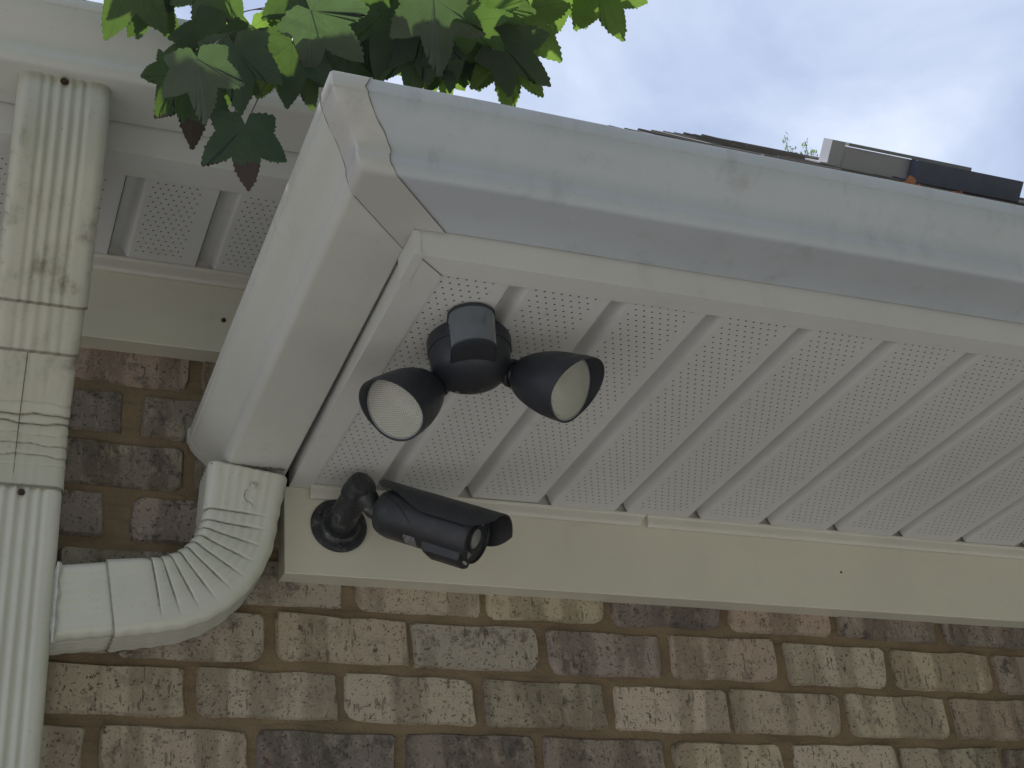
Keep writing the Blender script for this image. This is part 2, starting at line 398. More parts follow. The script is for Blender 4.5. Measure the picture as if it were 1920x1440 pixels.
ZS = .1722
so = root('vented_soffit', 'pale perforated soffit with ribbed grooves behind the motion light', 'soffit')
sm = soffit_material(.0335, 8, 0, .535)
PITCH = .12815
pme = panel_mesh(.548, PITCH, sm, .023); pme0 = panel_mesh(.548, PITCH, sm, .023, x_from=.030)
for k in range(-1, 32):
    x = .3052 + PITCH * k
    o = link('soffit_panel', pme if k >= 0 else pme0, so); o.location = (x, -.598, ZS + rng.uniform(0, .0008))
    o.rotation_euler = (rng.uniform(-.0025, .0025), rng.uniform(-.006, .006), rng.uniform(-.001, .001))
jtrim(so, .2120, .7477, .154, .1722, .014); jtrim(so, .7485, 4.5, .1536, .1719)
m = MB(); m.box((.2130, -.0420, .1715), (4.5, -.0395, .200)); m.build('closing_strip', M['trim'], so)
# black sheet painted as the unlit cavity above the panels
m = MB(); m.box((.20, -.60, .30), (4.5, -.004, .302)); m.build('dark_cavity_sheet', M['dark'], so)

ZL = .517
sl = root('vented_soffit', 'short shaded perforated soffit behind the hanging maple leaf, left', 'soffit')
sl['label'] = 'shaded perforated soffit behind the old downspout and hanging maple leaf'
sml = soffit_material(.0375, 7, 0, .19)
pml = panel_mesh(.215, .1275, sml, .027)
for k in range(-14, 2):
    o = link('soffit_panel', pml, sl); o.location = (-.0885 + .1285 * k, -.252, ZL + .0012 + rng.uniform(0, .0006))
m = MB(); m.box((-1.95, -.0420, .5175), (.18, -.0395, .545)); m.build('closing_strip', M['trim'], sl)
jtrim(sl, -1.95, .18, .4955, .5172)
m = MB(); m.box((-1.95, -.25, .60), (.18, -.004, .602)); m.build('dark_cavity_sheet', M['dark'], sl)  # black sheet standing for the unlit cavity here too

# fascia covers with their bottom lips
fa = root('fascia', 'cream fascia cover and soffit lip mitred at the corner behind the gutters', 'fascia')
def fascia_run(p_out, p_in, p_top0, name):
    pass
XF, YF = .184, -.6268      # outer faces
XI, YI = .2237, -.5945     # inner edges of the lip
m = MB()
ring = lambda x_o, x_i, x: [(x_o, YF, .171), (x_o, YF, .345), (x_i if x else x_o, YF + .004, .345), (x_i if x else x_o, YF + .004, .1745), (x_i, YI, .1745), (x_i, YI, .1712), (x_i, YI - .003, .171)]
m.loft([ring(XF + .0006, XI + .0004, 0), ring(4.5, 4.5, 1)], smooth=False); m.build('front_cover', M['fascia'], fa)
m = MB()
def sring(y_o, y_i, xi, xo): return [(xo, y_o, .171), (xo, y_o, .345), (xo + .004, y_o, .345), (xo + .004, y_o, .1745), (xi, y_i, .1745), (xi, y_i, .1712), (xi - .003, y_i, .171)]
m.loft([sring(YF + .001, YI + .0004, XI, XF), sring(-.0378, -.0378, XI - .009, XF - .0015)], smooth=False); m.build('side_cover', M['fascia'], fa)
# the front cover wraps round the corner with a short bent tab
m = MB(); m.box((XF - .0040, YF - .0016, .1700), (XF - .0026, -.572, .2030)); m.box((XF - .0026, YF - .0016, .1700), (XF + .007, -.574, .1708)); m.box((XF - .0026, YF - .0016, .1708), (XF + .004, YF - .0003, .2030))
m.build('corner_tab', M['fascia'], fa)
m = MB(); m.tube([(XF - .001, YF - .001, .1706), (XI, YI, .1708)], .0006, 5); m.build('mitre_seam', M['caulk'], fa)
fal = root('fascia', 'shaded fascia cover and soffit lip behind the upper gutter by the old downspout', 'fascia')
m = MB(); m.loft([[(x, -.2905, .517), (x, -.2905, .66), (x, -.286, .66), (x, -.286, .521), (x, -.2425, .521), (x, -.2425, .5172), (x, -.246, .517)] for x in (-1.95, .17)], smooth=False)
m.build('front_cover', M['fascia'], fal)

# ------------------------------------------------------------------ gutters (K-style)
OG = [(.003, .080), (.0015, .002), (.004, 0), (.0815, 0), (.0842, .0004), (.0864, .0016), (.0886, .0040), (.0907, .0074), (.0922, .0108), (.0930, .0136), (.0930, .0160), (.0926, .0186), (.0927, .0220), (.0936, .0258), (.0954, .0305), (.0984, .0360), (.1028, .0415), (.1080, .0464),
      (.1125, .0505), (.1178, .0560), (.1220, .0615), (.1246, .0668), (.1255, .0702), (.1272, .0712), (.1279, .0730), (.1279, .0868), (.1268, .0880), (.1160, .0880), (.1142, .0862), (.1142, .0800)]
def offset_poly(P, d):
    out = []
    for i, (a, b) in enumerate(P):
        a0, b0 = P[max(i - 1, 0)]; a1, b1 = P[min(i + 1, len(P) - 1)]
        tx, ty = a1 - a0, b1 - b0; l = math.hypot(tx, ty) or 1
        out.append((a - ty / l * d, b + tx / l * d))
    return out
OGI = offset_poly(OG, .0012)
LOOP = OG + OGI[::-1]
XC, YC, ZB = .184, -.6268, .2045        # fascia corner and gutter bottom
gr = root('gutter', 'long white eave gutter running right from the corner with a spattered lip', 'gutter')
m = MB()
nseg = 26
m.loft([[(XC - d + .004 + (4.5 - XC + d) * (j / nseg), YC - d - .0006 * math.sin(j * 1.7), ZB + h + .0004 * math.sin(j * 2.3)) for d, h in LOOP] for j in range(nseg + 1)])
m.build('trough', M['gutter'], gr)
gs = root('gutter_return', 'short sloping gutter end returning to the wall above the curved elbow', 'gutter')
def ret(d, h, s, grow=0.0):        # s: 0 at the corner, 1 at the wall
    return (XC - d - .012 * s, lerp(YC - d + .004, -.0145, s), ZB + h - .0325 * s)
m = MB(); m.loft([[ret(d, h, j / 14) for d, h in LOOP] for j in range(15)]); m.build('trough', M['return'], gs)
m = MB()
o1 = offset_poly(OG, -.0022); capo = [(.0, .088)] + o1[1:-2] 
capf = [ret(d, h, 1) for d, h in capo]
back = [(x, y + .010, z - .0004) for x, y, z in capf]; front = [(x, y - .004, z) for x, y, z in capf]
m.loft([front, back], caps=False, smooth=True); m.add(back, [tuple(range(len(back)))])
capi = [ret(d, h, 1) for d, h in [(.0, .088)] + offset_poly(OG, -.0004)[1:-2]]
m.loft([front, [(x, y - .004, z) for x, y, z in capi]], caps=False, smooth=False)
m.build('end_cap', M['return'], gs)
# strip mitre: thin folded cover over the outside corner
st = root('strip_miter', 'dull grey riveted corner strip joining the two gutters', 'corner cover')
SO = offset_poly(OG, -.0017)[2:-2]; SI = offset_poly(OG, -.0002)[2:-2]
SO[-1] = (.1135, .0900); SI[-1] = (.1135, .0886)
W_ = .037
def wav(i, s): return .0005 * math.sin(i * 1.9 + s) + .0008 * math.sin(i * .7)
def rs(d, h, a):
    q = max(0.0, a) / .73
    return (XC - d - .012 * q, YC - d + a, ZB + h - .0325 * q)
PR = SO + SI[::-1]; NP = len(SO)
rings = [[rs(d, h, W_ + wav(i % NP, 2)) for i, (d, h) in enumerate(PR)], [rs(d, h, W_ * .5) for d, h in PR], [rs(d, h, W_ * .06) for d, h in PR],
         [(XC - d + W_ * .06, YC - d, ZB + h) for d, h in PR], [(XC - d + W_ * .5, YC - d, ZB + h) for d, h in PR],
         [(XC - d + W_ + wav(i % NP, 0) + (.006 if h > .086 else 0), YC - d, ZB + h) for i, (d, h) in enumerate(PR)]]
m = MB(); m.loft(rings); m.build('cover', M['strip'], st, 38)
for nm, rg in (('sealant_line', rings[0][:NP]), ('sealant_line', rings[-1][:NP])):
    m = MB(); r_ = random.Random(6); m.tube([Vector(p) + Vector((0, 0, .0006)) for p in rg], [.0004 + r_.uniform(-.0002, .0005) for _ in rg], 5); m.build(nm, M['caulk'], st)
def screw(parent, o, ax, r=.0042, mt='screw', name='screw'):
    m = MB(); m.lathe(o, ax, [(-.001, r * 1.25), (.0006, r * 1.25), (.0008, r), (.0022, r * .95), (.0028, r * .7)], 12); return m.build(name, M[mt], parent)
screw(st, (.0925, YC - .1188, ZB + .0595), (0, -.85, -.5), .0032)
screw(st, (XC - .1188, YC - .093, ZB + .058), (-.85, 0, -.5), .0032)
# upper gutter on the left
gl = root('gutter', 'shaded upper gutter at the left with maple leaves hanging before it', 'gutter')
YL, ZGL = -.2905, .5645
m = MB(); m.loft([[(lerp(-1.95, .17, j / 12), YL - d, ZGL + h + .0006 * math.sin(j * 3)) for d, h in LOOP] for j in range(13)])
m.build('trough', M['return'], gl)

# ------------------------------------------------------------------ roof
rm_, rn, rb = mat('weathered_shingle'); v = pos(rn)
c = mixc(rn, ramp(rn, noise_n(rn, v, 7, 5), .35, .65), (.150, .135, .130), (.095, .088, .088))
c = mixc(rn, ramp(rn, noise_n(rn, v, 700, 2), .4, .7, 0, .6), c, (.25, .235, .22))
rn.links.new(c, rb.inputs['Base Color']); rb.inputs['Roughness'].default_value = .92
bump(rn, rb, noise_n(rn, v, 500, 3), .6, .003); M['shingle'] = rm_
roof = root('shingle_roof', 'dark grey shingled hip roof seen edge on above the white gutter', 'roof')
EX, EY, EZ = .15, -.66, .333; RY = .95; RZ = EZ + (RY - EY)
m = MB()
HX = EX + (RY - EY)
m.add([(EX, EY, EZ), (5, EY, EZ), (5, RY, RZ), (HX, RY, RZ)], [(0, 1, 2, 3)])
m.add([(EX, EY, EZ), (HX, RY, RZ), (EX, 1.94, EZ)], [(0, 1, 2)])
m.add([(5, RY, RZ), (HX, RY, RZ), (EX, 1.94, EZ), (5, 1.94, EZ)], [(0, 1, 2, 3)])
m.build('deck', M['shingle'], roof)
m = MB(); n_ = int((RY - EY) / .1)
for k in range(n_):          # courses, each lapping over the one below, with a ragged butt edge
    y0 = EY + .1 * k; y1 = y0 + .112; xs = EX + (y0 - EY) + .05
    x = xs
    while x < 4.6:
        w = rng.uniform(.16, .33); j = rng.uniform(-.004, .004); hh = .006 + rng.uniform(0, .004)
        x2 = min(x + w, 4.6)
        a = [(x, y0 + j, EZ + (y0 - EY) + hh + j), (x2, y0 + j, EZ + (y0 - EY) + hh + j), (x2, y1, EZ + (y1 - EY) + .002), (x, y1, EZ + (y1 - EY) + .002)]
        b = [(p[0], p[1] + .004, p[2] - .006) for p in a]
        m.add(a + b, [(0, 1, 2, 3), (0, 4, 5, 1), (0, 3, 7, 4), (1, 5, 6, 2)])
        x = x2 + .003
sh = m.build('shingle_courses', M['shingle'], roof); sh['kind'] = 'stuff'
capm = MB()
hd = Vector((1, 1, 1)).normalized()
def hip_cap(s0):
    m = MB(); L_ = .30; t = .006
    u = Vector((1, -1, 0)).normalized(); A = Vector((EX, EY, EZ)) + hd * s0
    n1 = Vector((2, -1, -1)).normalized(); n2 = Vector((-1, 2, -1)).normalized(); up = Vector((-.5, -.5, 1)).normalized()
    rings = []
    for s, lift in ((0, .006 + rng.uniform(0, .004)), (L_ * .5, .004 + rng.uniform(-.002, .002)), (L_, .001)):
        p = A + hd * s + up * lift
        q = [p + n2 * .12, p + n2 * .05 + up * .002, p + up * .004, p + n1 * .05 + up * .002, p + n1 * .12]
        rings.append(q + [w - up * t for w in reversed(q)])
    m.loft(rings, smooth=False); return m
k = 0.0
while k < 2.45:
    hip_cap(k).build('hip_cap', M['shingle'], roof); k += .145
# left roof, flatter, dying into the hip
rl = root('shingle_roof', 'low shingled roof hidden above the upper gutter at the left', 'roof')
m = MB(); m.loft([[(x, -.33, .645), (x, 1.9, 1.75), (x, 1.9, 1.72), (x, -.33, .625)] for x in (-2.0, .17)], smooth=False); m.build('deck', M['shingle'], rl)

# low vent boxes on the roof slope
def on_roof(x, s, h):            # s up the slope from the eave, h normal to it
    q = math.sqrt(.5); return (x, EY + s * q - h * q, EZ + s * q + h * q)
def rbox(m, x0, x1, s0, s1, h0, h1):
    P = [on_roof(x, s, h) for h in (h0, h1) for s in (s0, s1) for x in (x0, x1)]
    m.add(P, [(0, 1, 3, 2), (4, 6, 7, 5), (0, 4, 5, 1), (2, 3, 7, 6), (0, 2, 6, 4), (1, 5, 7, 3)])
M['pale_metal'] = paint('pale_roof_metal', (.40, .40, .43), .45, .3)
M['slate_metal'] = plain('dark_slate_metal', (.095, .108, .155), .5, 0, .2, 20)
sk = root('roof_vent', 'pale metal box vent on the roof slope with a dark capping strip', 'roof vent')
S0 = 1.46
m = MB(); rbox(m, 1.648, 2.10, S0, S0 + .075, .0, .056); m.build('box', M['pale_metal'], sk)
m = MB(); rbox(m, 1.655, 2.02, S0 - .006, S0 + .08, .058, .066); m.build('cap_strip', plain('grey_cap_metal', (.23, .24, .25), .5), sk)
m = MB(); rbox(m, 1.608, 1.646, S0 - .006, S0 + .035, .002, .066); rbox(m, 1.585, 1.632, S0 - .012, S0 + .06, .006, .010); m.build('side_flashing', M['pale_metal'], sk)
m = MB(); rbox(m, 1.648, 1.98, S0 - .004, S0 - .001, .0, .022); m.build('apron_flashing', M['pale_metal'], sk)
rv = root('roof_vent', 'dark slate box vent on the roof overlapping the pale one', 'roof vent')
S1 = 1.428
m = MB(); rbox(m, 1.84, 2.165, S1, S1 + .026, .004, .058); m.build('hood', M['slate_metal'], rv)
m = MB(); rbox(m, 1.80, 2.20, S1 - .02, S1 + .027, .006, .0085); m.build('base_flange', M['slate_metal'], rv)

# ------------------------------------------------------------------ downspouts
def pipe_loop(w, t, ribs=5, pitch=.0125, amp=.0017, rad=.013, n_front=44):
    """closed section: u across the face, v towards the viewer; ribs on front and back"""
    pts = []
    def rib(u):
        k = max(0.0, min(1.0, (ribs * pitch / 2 + .004 - abs(u)) / .006)); return -amp * (.5 - .5 * math.cos(2 * math.pi * (u / pitch + .5 * (ribs % 2 == 0)))) * k
    for i in range(n_front + 1):
        u = lerp(-w / 2 + rad, w / 2 - rad, i / n_front); pts.append((u, t / 2 + rib(u)))
    for a in (75, 60, 45, 30, 15): pts.append((w / 2 - rad + rad * math.cos(R(a)), t / 2 - rad + rad * math.sin(R(a))))
    for i in range(13):
        v_ = lerp(t / 2 - rad, -t / 2 + rad, i / 12); q = -.0028 * (.5 - .5 * math.cos(2 * math.pi * v_ / .0125)) * max(0, min(1, (.026 - abs(v_)) / .006)); pts.append((w / 2 + q, v_))
    for a in (-15, -30, -45, -60, -75): pts.append((w / 2 - rad + rad * math.cos(R(a)), -t / 2 + rad + rad * math.sin(R(a))))
    pts.append((w / 2 - rad, -t / 2)); pts.append((-w / 2 + rad, -t / 2))
    for a in (-105, -120, -135, -150, -165): pts.append((-w / 2 + rad + rad * math.cos(R(a)), -t / 2 + rad + rad * math.sin(R(a))))
    for i in range(13):
        v_ = lerp(-t / 2 + rad, t / 2 - rad, i / 12); q = .0028 * (.5 - .5 * math.cos(2 * math.pi * v_ / .0125)) * max(0, min(1, (.026 - abs(v_)) / .006)); pts.append((-w / 2 + q, v_))
    for a in (165, 150, 135, 120, 105): pts.append((-w / 2 + rad + rad * math.cos(R(a)), t / 2 - rad + rad * math.sin(R(a))))
    return pts
def fillet(pts, rad, n=40):
    pts = [Vector(q) for q in pts]; out = [pts[0]]; arcs = []
    for i in range(1, len(pts) - 1):
        a, b, c = pts[i - 1], pts[i], pts[i + 1]
        d0 = (b - a).normalized(); d1 = (c - b).normalized(); ang = d0.angle(d1); r = rad[i - 1]; t = r * math.tan(ang / 2)
        nrm = (d1 - d0 * d0.dot(d1)).normalized(); cen = b - d0 * t + nrm * r
        for k in range(n + 1):
            th = ang * k / n; out.append(cen + r * (-nrm * math.cos(th) + d0 * math.sin(th)))
    out.append(pts[-1]); return out
def resample(P, step, s0=None, s1=None):
    S = [0.0]
    for a, b in zip(P, P[1:]): S.append(S[-1] + (b - a).length)
    s0 = 0 if s0 is None else s0; s1 = S[-1] if s1 is None else s1
    n = max(2, int((s1 - s0) / step)); out = []
    for k in range(n + 1):
        s = lerp(s0, s1, k / n); i = 0
        while i < len(S) - 2 and S[i + 1] < s: i += 1
        t = (s - S[i]) / max(1e-9, S[i + 1] - S[i]); p = P[i].lerp(P[i + 1], t); out.append((s, p, (P[min(i + 2, len(P) - 1)] - P[max(i - 1, 0)]).normalized()))
    return out
def crease(s, c, wid): # one-sided pleat: sharp on one side, easing out on the other
    d = s - c
    return math.exp(-(d / (wid * .16)) ** 2) if d < 0 else .55 * math.exp(-(d / (wid * .25)) ** 2) + .45 * math.exp(-(d / (wid * 1.2)) ** 2)

# -- right: elbow from the gutter outlet, turning left to the old downspout
EL = empty('gutter_elbow'); tag(EL, 'white crimped elbow curving from the gutter end left into the old downspout', 'downspout elbow')
path = fillet([Vector((.1155, 0, .170)), Vector((.1155 - .13 * .176, 0, .170 - .991 * .176)), Vector((-.135, 0, -.0385))], [.123])
path = [Vector((p.x, -.047, p.z)) for p in path]
SP = resample(path, .0018)
total = SP[-1][0]
loopE = pipe_loop(.103, .076, 5, .0125, .0008)
cre = [.066 + .0196 * k for k in range(10)]
def elbow_rings(s0, s1, wf, tf, amp, step):
    rings = []; grime = []
    for s, p, T in resample(path, step, s0, s1):
        U = Vector((-T.z, 0, T.x)).normalized()
        if U.x < 0: U = -U
        V = Vector((0, -1, 0)); ww = 1 + wf(s); ring = []
        for u, v_ in loopE:
            u2 = u * ww; v2 = v_ * (1 + tf(s))
            x_in = (-u / .0515 + 1) / 2            # 1 on the inside of the bend, 0 outside
            wgt = max(0.0, min(1.0, (x_in - .14) / .30))
            cr_ = sum(crease(s, c_ + .0045 * x_in * x_in, .0060) for c_ in cre if abs(s - c_) < .03)
            puff = -.0034 * amp * cr_ * wgt
            if v_ > .02: v2 += puff
            if u < -.045: u2 -= puff
            if u > .045: u2 += .0006 * math.sin(s * 260)
            ring.append(p + U * u2 + V * v2)
            grime.append(min(1, max(0, cr_ - .35) * 1.6) * wgt)
        rings.append(ring)
    return rings, grime
def with_grime(o, g):
    at = o.data.attributes.new('grime', 'FLOAT', 'POINT'); at.data.foreach_set('value', g); return o
m = MB(); rg, gg = elbow_rings(0, total - .075, lambda s: .085 * max(0, 1 - s / .07) + .03 * max(0, (s - total + .15) / .08), lambda s: .06 * max(0, 1 - s / .07) + .03 * max(0, (s - total + .15) / .08), 1.0, .0009)
nl = len(loopE)
for q in range(nl * 3): gg[q] = max(gg[q], .35); gg[-1 - q] = max(gg[-1 - q], .8)
m.loft(rg, caps=False); with_grime(m.build('elbow', M['elbow'], EL, 60), gg)
cre_keep = cre; cre = []
m = MB(); rg, gg = elbow_rings(total - .088, total, lambda s: -.03, lambda s: -.03, 0, .002); m.loft(rg, caps=False); m.build('stub_pipe', M['elbow'], EL, 45); cre = cre_keep
# dark mouth of the outlet above the elbow
screw(EL, (.1215, -.0885, .1435), (0, -1, -.2), .0036)
m = MB(); r_ = random.Random(8); zs_ = [lerp(.0125, -.0945, k / 22) for k in range(23)]
ed = [(-.1275, -.1215 + .0012 * math.sin(k * .9) + r_.uniform(-.0006, .0006)) for k in range(23)]
m.loft([[(x0, -.0868, z), (x0 * .55 + x1 * .45, -.0882 - r_.uniform(0, .0008), z), (x1, -.0856, z)] for (x0, x1), z in zip(ed, zs_)], closed=False, caps=False); m.build('sealant_strip', M['sealant'], EL)
m = MB(); pts = [(lerp(.0635, .1655, k / 30), -.0835 + .0006 * math.sin(k * 1.3), lerp(.1725, .1738, k / 30) + .0012 * math.sin(k * 2.1) * (1 if k % 3 else 0)) for k in range(31)]
m.tube(pts, [.0011 + r_.uniform(-.0004, .0008) for _ in pts], 5); m.build('dark_gap_line', M['caulk'], EL)  # dark gap above the elbow, drawn in as a tube
m = MB(); m.tube([(.1135, -.0868, .137), (.1105, -.0866, .1345), (.1085, -.0866, .129), (.1095, -.0866, .123), (.1125, -.0868, .1185), (.1165, -.0868, .1175), (.1195, -.0868, .1145), (.121, -.0868, .111)], .00035, 4); m.build('hairline_crack', M['caulk'], EL)
# -- left: old downspout from the upper gutter
DS = empty('downspout'); tag(DS, 'old fluted white downspout at the left edge with grimy crimped elbows and dark screw', 'downspout')
dpath = fillet([Vector((0, -.322, .566)), Vector((0, -.322, .475)), Vector((0, -.0525, .195)), Vector((0, -.0525, GROUND + .05))], [.15, .19])
GR = []
def ds_rings(s0, s1, loop, wf, cr_list=(), front=True, amp=.0035, step=.0016, xs=0.0):
    rings = []; GR.clear()
    for s, p, T in resample(dpath, step, s0, s1):
        V = Vector((0, T.z, -T.y)).normalized()
        if V.y > 0: V = -V
        f = 1 + wf(s); ring = []
        xc = lerp(-.1845, -.179, min(1, max(0, s / .45)))
        
        for u, v_ in loop:
            cr_ = sum(crease(s, c_ + .0016 * math.sin(u * 75 + c_ * 300) + .0008 * math.sin(u * 190 + c_ * 900), .0060) * (.7 + .3 * math.sin(c_ * 500)) for c_ in cr_list if abs(s - c_) < .03)
            u2, v2 = u * f, v_ * (1 + wf(s))
            if front:
                if v_ > .015: v2 -= amp * cr_ * (1 if abs(u) < .045 else .6)
                if abs(u) > .045 and v_ > -.02: u2 -= math.copysign(amp * .8 * cr_, u)
            else:
                k = max(.3, min(1, (.030 - v_) / .05))
                if abs(u) > .046: u2 -= math.copysign(amp * cr_ * k, u)
                if v_ < -.02: v2 += amp * cr_
            ring.append(Vector((xc + u2 + xs, p.y, p.z)) + V * v2)
            GR.append(min(1, max(0, cr_ - .3) * 1.5) * (1 if front or v_ < .02 else 0) + (.9 if s1 - s < .0035 else 0))
        rings.append(ring)
    return rings
def s_at(z):        # path length where the centre line passes height z
    for s, p, T in resample(dpath, .002, 0, 1.2):
        if p.z <= z: return s
lw = pipe_loop(.104, .076, 4, .0145, .0036); lplain = pipe_loop(.104, .076, 3, .0125, .0004)
sA, sB, sC = s_at(.337), s_at(.290), s_at(.112)
l3 = pipe_loop(.104, .076, 4, .0122, .0026); m = MB(); m.loft(ds_rings(0, sA, l3, lambda s: .105, [.10 + .022 * k for k in range(7)], False, .010), caps=False); with_grime(m.build('upper_elbow', M['oldpipe'], DS, 60), GR)
l2 = pipe_loop(.104, .076, 4, .0145, .0016); m = MB(); m.loft(ds_rings(sA - .03, sB, l2, lambda s: .045), caps=False); with_grime(m.build('offset_pipe', M['oldpipe'], DS, 60), GR)
zc = [.240, .226, .213, .198, .182, .166, .150]
m = MB(); m.loft(ds_rings(sB - .02, sC, lplain, lambda s: .0 + .02 * min(1, max(0, (s - sC + .10) / .05)), [s_at(z) for z in zc], True, .0030), caps=False); with_grime(m.build('lower_elbow', M['oldpipe'], DS, 60), GR)
m = MB(); m.loft(ds_rings(sC - .03, s_at(-.2) if False else sC + .75, lw, lambda s: -.012, step=.01), caps=False)
m.loft(ds_rings(sC + .75, sC + 2.38, lw, lambda s: -.012, step=.4), caps=False); m.build('pipe', M['pipe'], DS, 45)
seam_p = [Vector((-.1905, p.y, p.z)) + Vector((0, T.z, -T.y)).normalized() * (.0382 if T.z > 0 else .0382) for s, p, T in resample(dpath, .006, sB, sC)]
m = MB(); m.tube(seam_p, .0006, 5); m.build('seam', M['caulk'], DS)
screw(DS, (-.1785, -.0905, .1035), (0, -1, 0), .0036, 'rust')
screw(DS, (-.186, -.3640, .5565), (0, -1, .0), .0042, 'rust')

# ------------------------------------------------------------------ security camera
def uvw(A):
    A = Vector(A).normalized(); up = (Vector((0, 0, 1)) - A * A.z).normalized(); side = A.cross(up); return A, up, side
SC = root('security_camera', 'black bullet security camera on a round mount fixed to the frieze board', 'security camera')
MBs = Vector((.2540, -.0376, .1155))
m = MB(); m.lathe(MBs, (0, -1, 0), [(0, .0405), (.0028, .0412), (.0052, .0395), (.0066, .036), (.0072, .030), (.0105, .0275), (.0118, .0255)], 48, False); m.build('mount_plate', M['mount_black'], SC)
KN = Vector((.2635, -.1085, .1395))
d_ = (KN - MBs).normalized()
m = MB(); m.lathe(MBs + d_ * .008, d_, [(0, .0215), (.01, .0212), (.055, .0185), (.066, .0178)], 32, False); m.build('mount_arm', M['mount_black'], SC)
m = MB()
axk = Vector((.25, -1, .25)).normalized()
m.lathe(KN - axk * .018, axk, [(0, .016), (.003, .0195), (.010, .0208), (.027, .0208), (.034, .0195), (.036, .015)], 32); m.build('knuckle', M['mount_black'], SC)
FR = Vector((.3960, -.2060, .0330)); BK = Vector((.2945, -.117, .1065))
A, UP, SD = uvw(FR - BK); Lb = (FR - BK).length
m = MB(); m.tube([KN, KN.lerp(BK, .35), BK - A * .014, BK + A * .004], [.0185, .0165, .0150, .0185], 20); m.build('swivel_neck', dusty('chalky_black_neck', (.03, .032, .036), .5, (.30, .28, .25), .85), SC)
m = MB(); rb_ = .0342
m.lathe(BK, A, [(-.001, .016), (0, .024), (.003, .0295), (.009, .0322), (.02, rb_), (Lb * .60, rb_), (Lb - .004, rb_ + .0004), (Lb, rb_ - .0004), (Lb + .0008, rb_ - .0016), (Lb - .0030, rb_ - .0026)], 56, True, False); m.build('housing', M['black'], SC)
m = MB(); m.lathe(BK, A, [(Lb - .0026, rb_ - .0022), (Lb - .0024, .0), ], 48, False, False); m.build('face_plate', plain('face_plate_black', (.03, .032, .04), .3), SC)
m = MB(); m.lathe(BK, A, [(Lb - .0026, .0185), (Lb + .0002, .0181), (Lb + .0004, .0145), (Lb - .002, .0141)], 40, False, False); m.build('lens_ring', M['black'], SC)
lm, ln, lb = mat('lens_glass'); lb.inputs['Base Color'].default_value = (.26, .27, .26, 1); lb.inputs['Roughness'].default_value = .3; lb.inputs['Coat Weight'].default_value = 1
m = MB(); m.lathe(BK, A, [(Lb - .0022, .0143), (Lb - .0012, .009), (Lb - .0006, .0)], 40, False, False); m.build('lens', lm, SC)
for sgn in (1, -1):  # pale wedges modelled in place of LED reflections on the face plate
    m = MB(); c0 = BK + A * (Lb - .0026) + UP * sgn * .0245
    m.loft([[c0 + SD * a + UP * b_ * sgn + A * q for a, b_ in ((-.006, -.0035), (.006, -.0035), (.002, .004), (-.002, .004))] for q in (0, .0012)], smooth=False)
    m.build('sensor_window_and_glint', plain('led_reflection_grey', (.20, .20, .19), .4), SC)
# sun shield: hood over the top with a swept side edge
m = MB(); rows = []; NS = 40
for j in range(NS + 1):
    f = j / NS; s = lerp(-.008, Lb + .031, f)
    t_ = min(1, max(0, (f - .08) / .42)); ease = t_ * t_ * (3 - 2 * t_)
    half = lerp(50, 84, ease)
    if f > .80: half = 84 - 30 * ((f - .80) / .20) ** 2.2
    if f < .05: half *= lerp(.80, 1, f / .05)
    rr = rb_ + .0066
    outer = []; inner = []
    for i in range(25):
        a = R(lerp(-half, half, i / 24))
        flat = 1.0 + .06 * math.cos(a)
        outer.append(BK + A * s + UP * (math.cos(a) * rr * flat) + SD * math.sin(a) * rr)
        inner.append(BK + A * s + UP * (math.cos(a) * (rr - .0022) * flat) + SD * math.sin(a) * (rr - .0022))
    rows.append(outer + inner[::-1])
m.loft(rows); m.build('sun_shield', M['black'], SC, 50)
m = MB(); c0 = BK + A * (Lb * .78) + UP * (rb_ + .0085); m.lathe(c0 - UP * .002, UP, [(0, .006), (.0018, .0055), (.0022, .004)], 16); m.build('shield_knob', M['black'], SC)
m = MB(); rr = []
for f, h in ((.565, .0), (.585, .006), (.63, .0088), (.955, .0088), (.965, .006)):
    c0 = BK + A * Lb * f - UP * (rb_ - .006)
    rr.append([c0 + SD * a - UP * b_ for a, b_ in ((-.020, -.004), (-.017, .004 + h * .75), (-.008, .0055 + h), (.008, .0055 + h), (.017, .004 + h * .75), (.020, -.004))])
m.loft(rr, smooth=False); m.build('access_cover', M['black'], SC)
m = MB(); rr = []
for f in (.968, .99): 
    c0 = BK + A * Lb * f - UP * (rb_ + .001); rr.append([c0 + SD * a - UP * b_ for a, b_ in ((-.004, -.001), (-.004, .002), (.004, .002), (.004, -.001))])
m.loft(rr, smooth=False); m.build('cover_clip', M['screw'], SC)
# sticker under the housing with printed bars
k_, kn, kb = mat('sticker_print'); v = node(kn, 'ShaderNodeTexCoord').outputs['Object']
wv = node(kn, 'ShaderNodeTexNoise'); wv.inputs['Scale'].default_value = 1; kn.links.new(scaled(kn, v, (700, 0, 0)), wv.inputs['Vector'])
kn.links.new(mixc(kn, ramp(kn, wv.outputs['Fac'], .50, .54), (.24, .24, .24), (.07, .07, .075)), kb.inputs['Base Color'])
m = MB(); rr = []
for f in (.375, .50):
    rr.append([BK + A * Lb * f + (-UP * math.cos(R(a)) + SD * math.sin(R(a))) * (rb_ + .0006) for a in (2, 14, 26, 38)])
m.loft(rr, closed=False, caps=False); m.build('label_sticker', k_, SC)
m = MB(); pts = [BK + A * Lb * f + (UP * math.cos(R(a)) + SD * math.sin(R(a))) * (rb_ + .0001) for f, a in ((.06, 62), (.16, 70), (.26, 80), (.36, 96), (.44, 112))]
m.tube(pts, .0006, 5); m.build('housing_seam', M['dark'], SC)
for a in (150, 270, 30):
    screw(SC, MBs + Vector((math.cos(R(a)) * .0335, -.0072, math.sin(R(a)) * .0335)), (0, -1, 0), .0034, 'dark_screw')

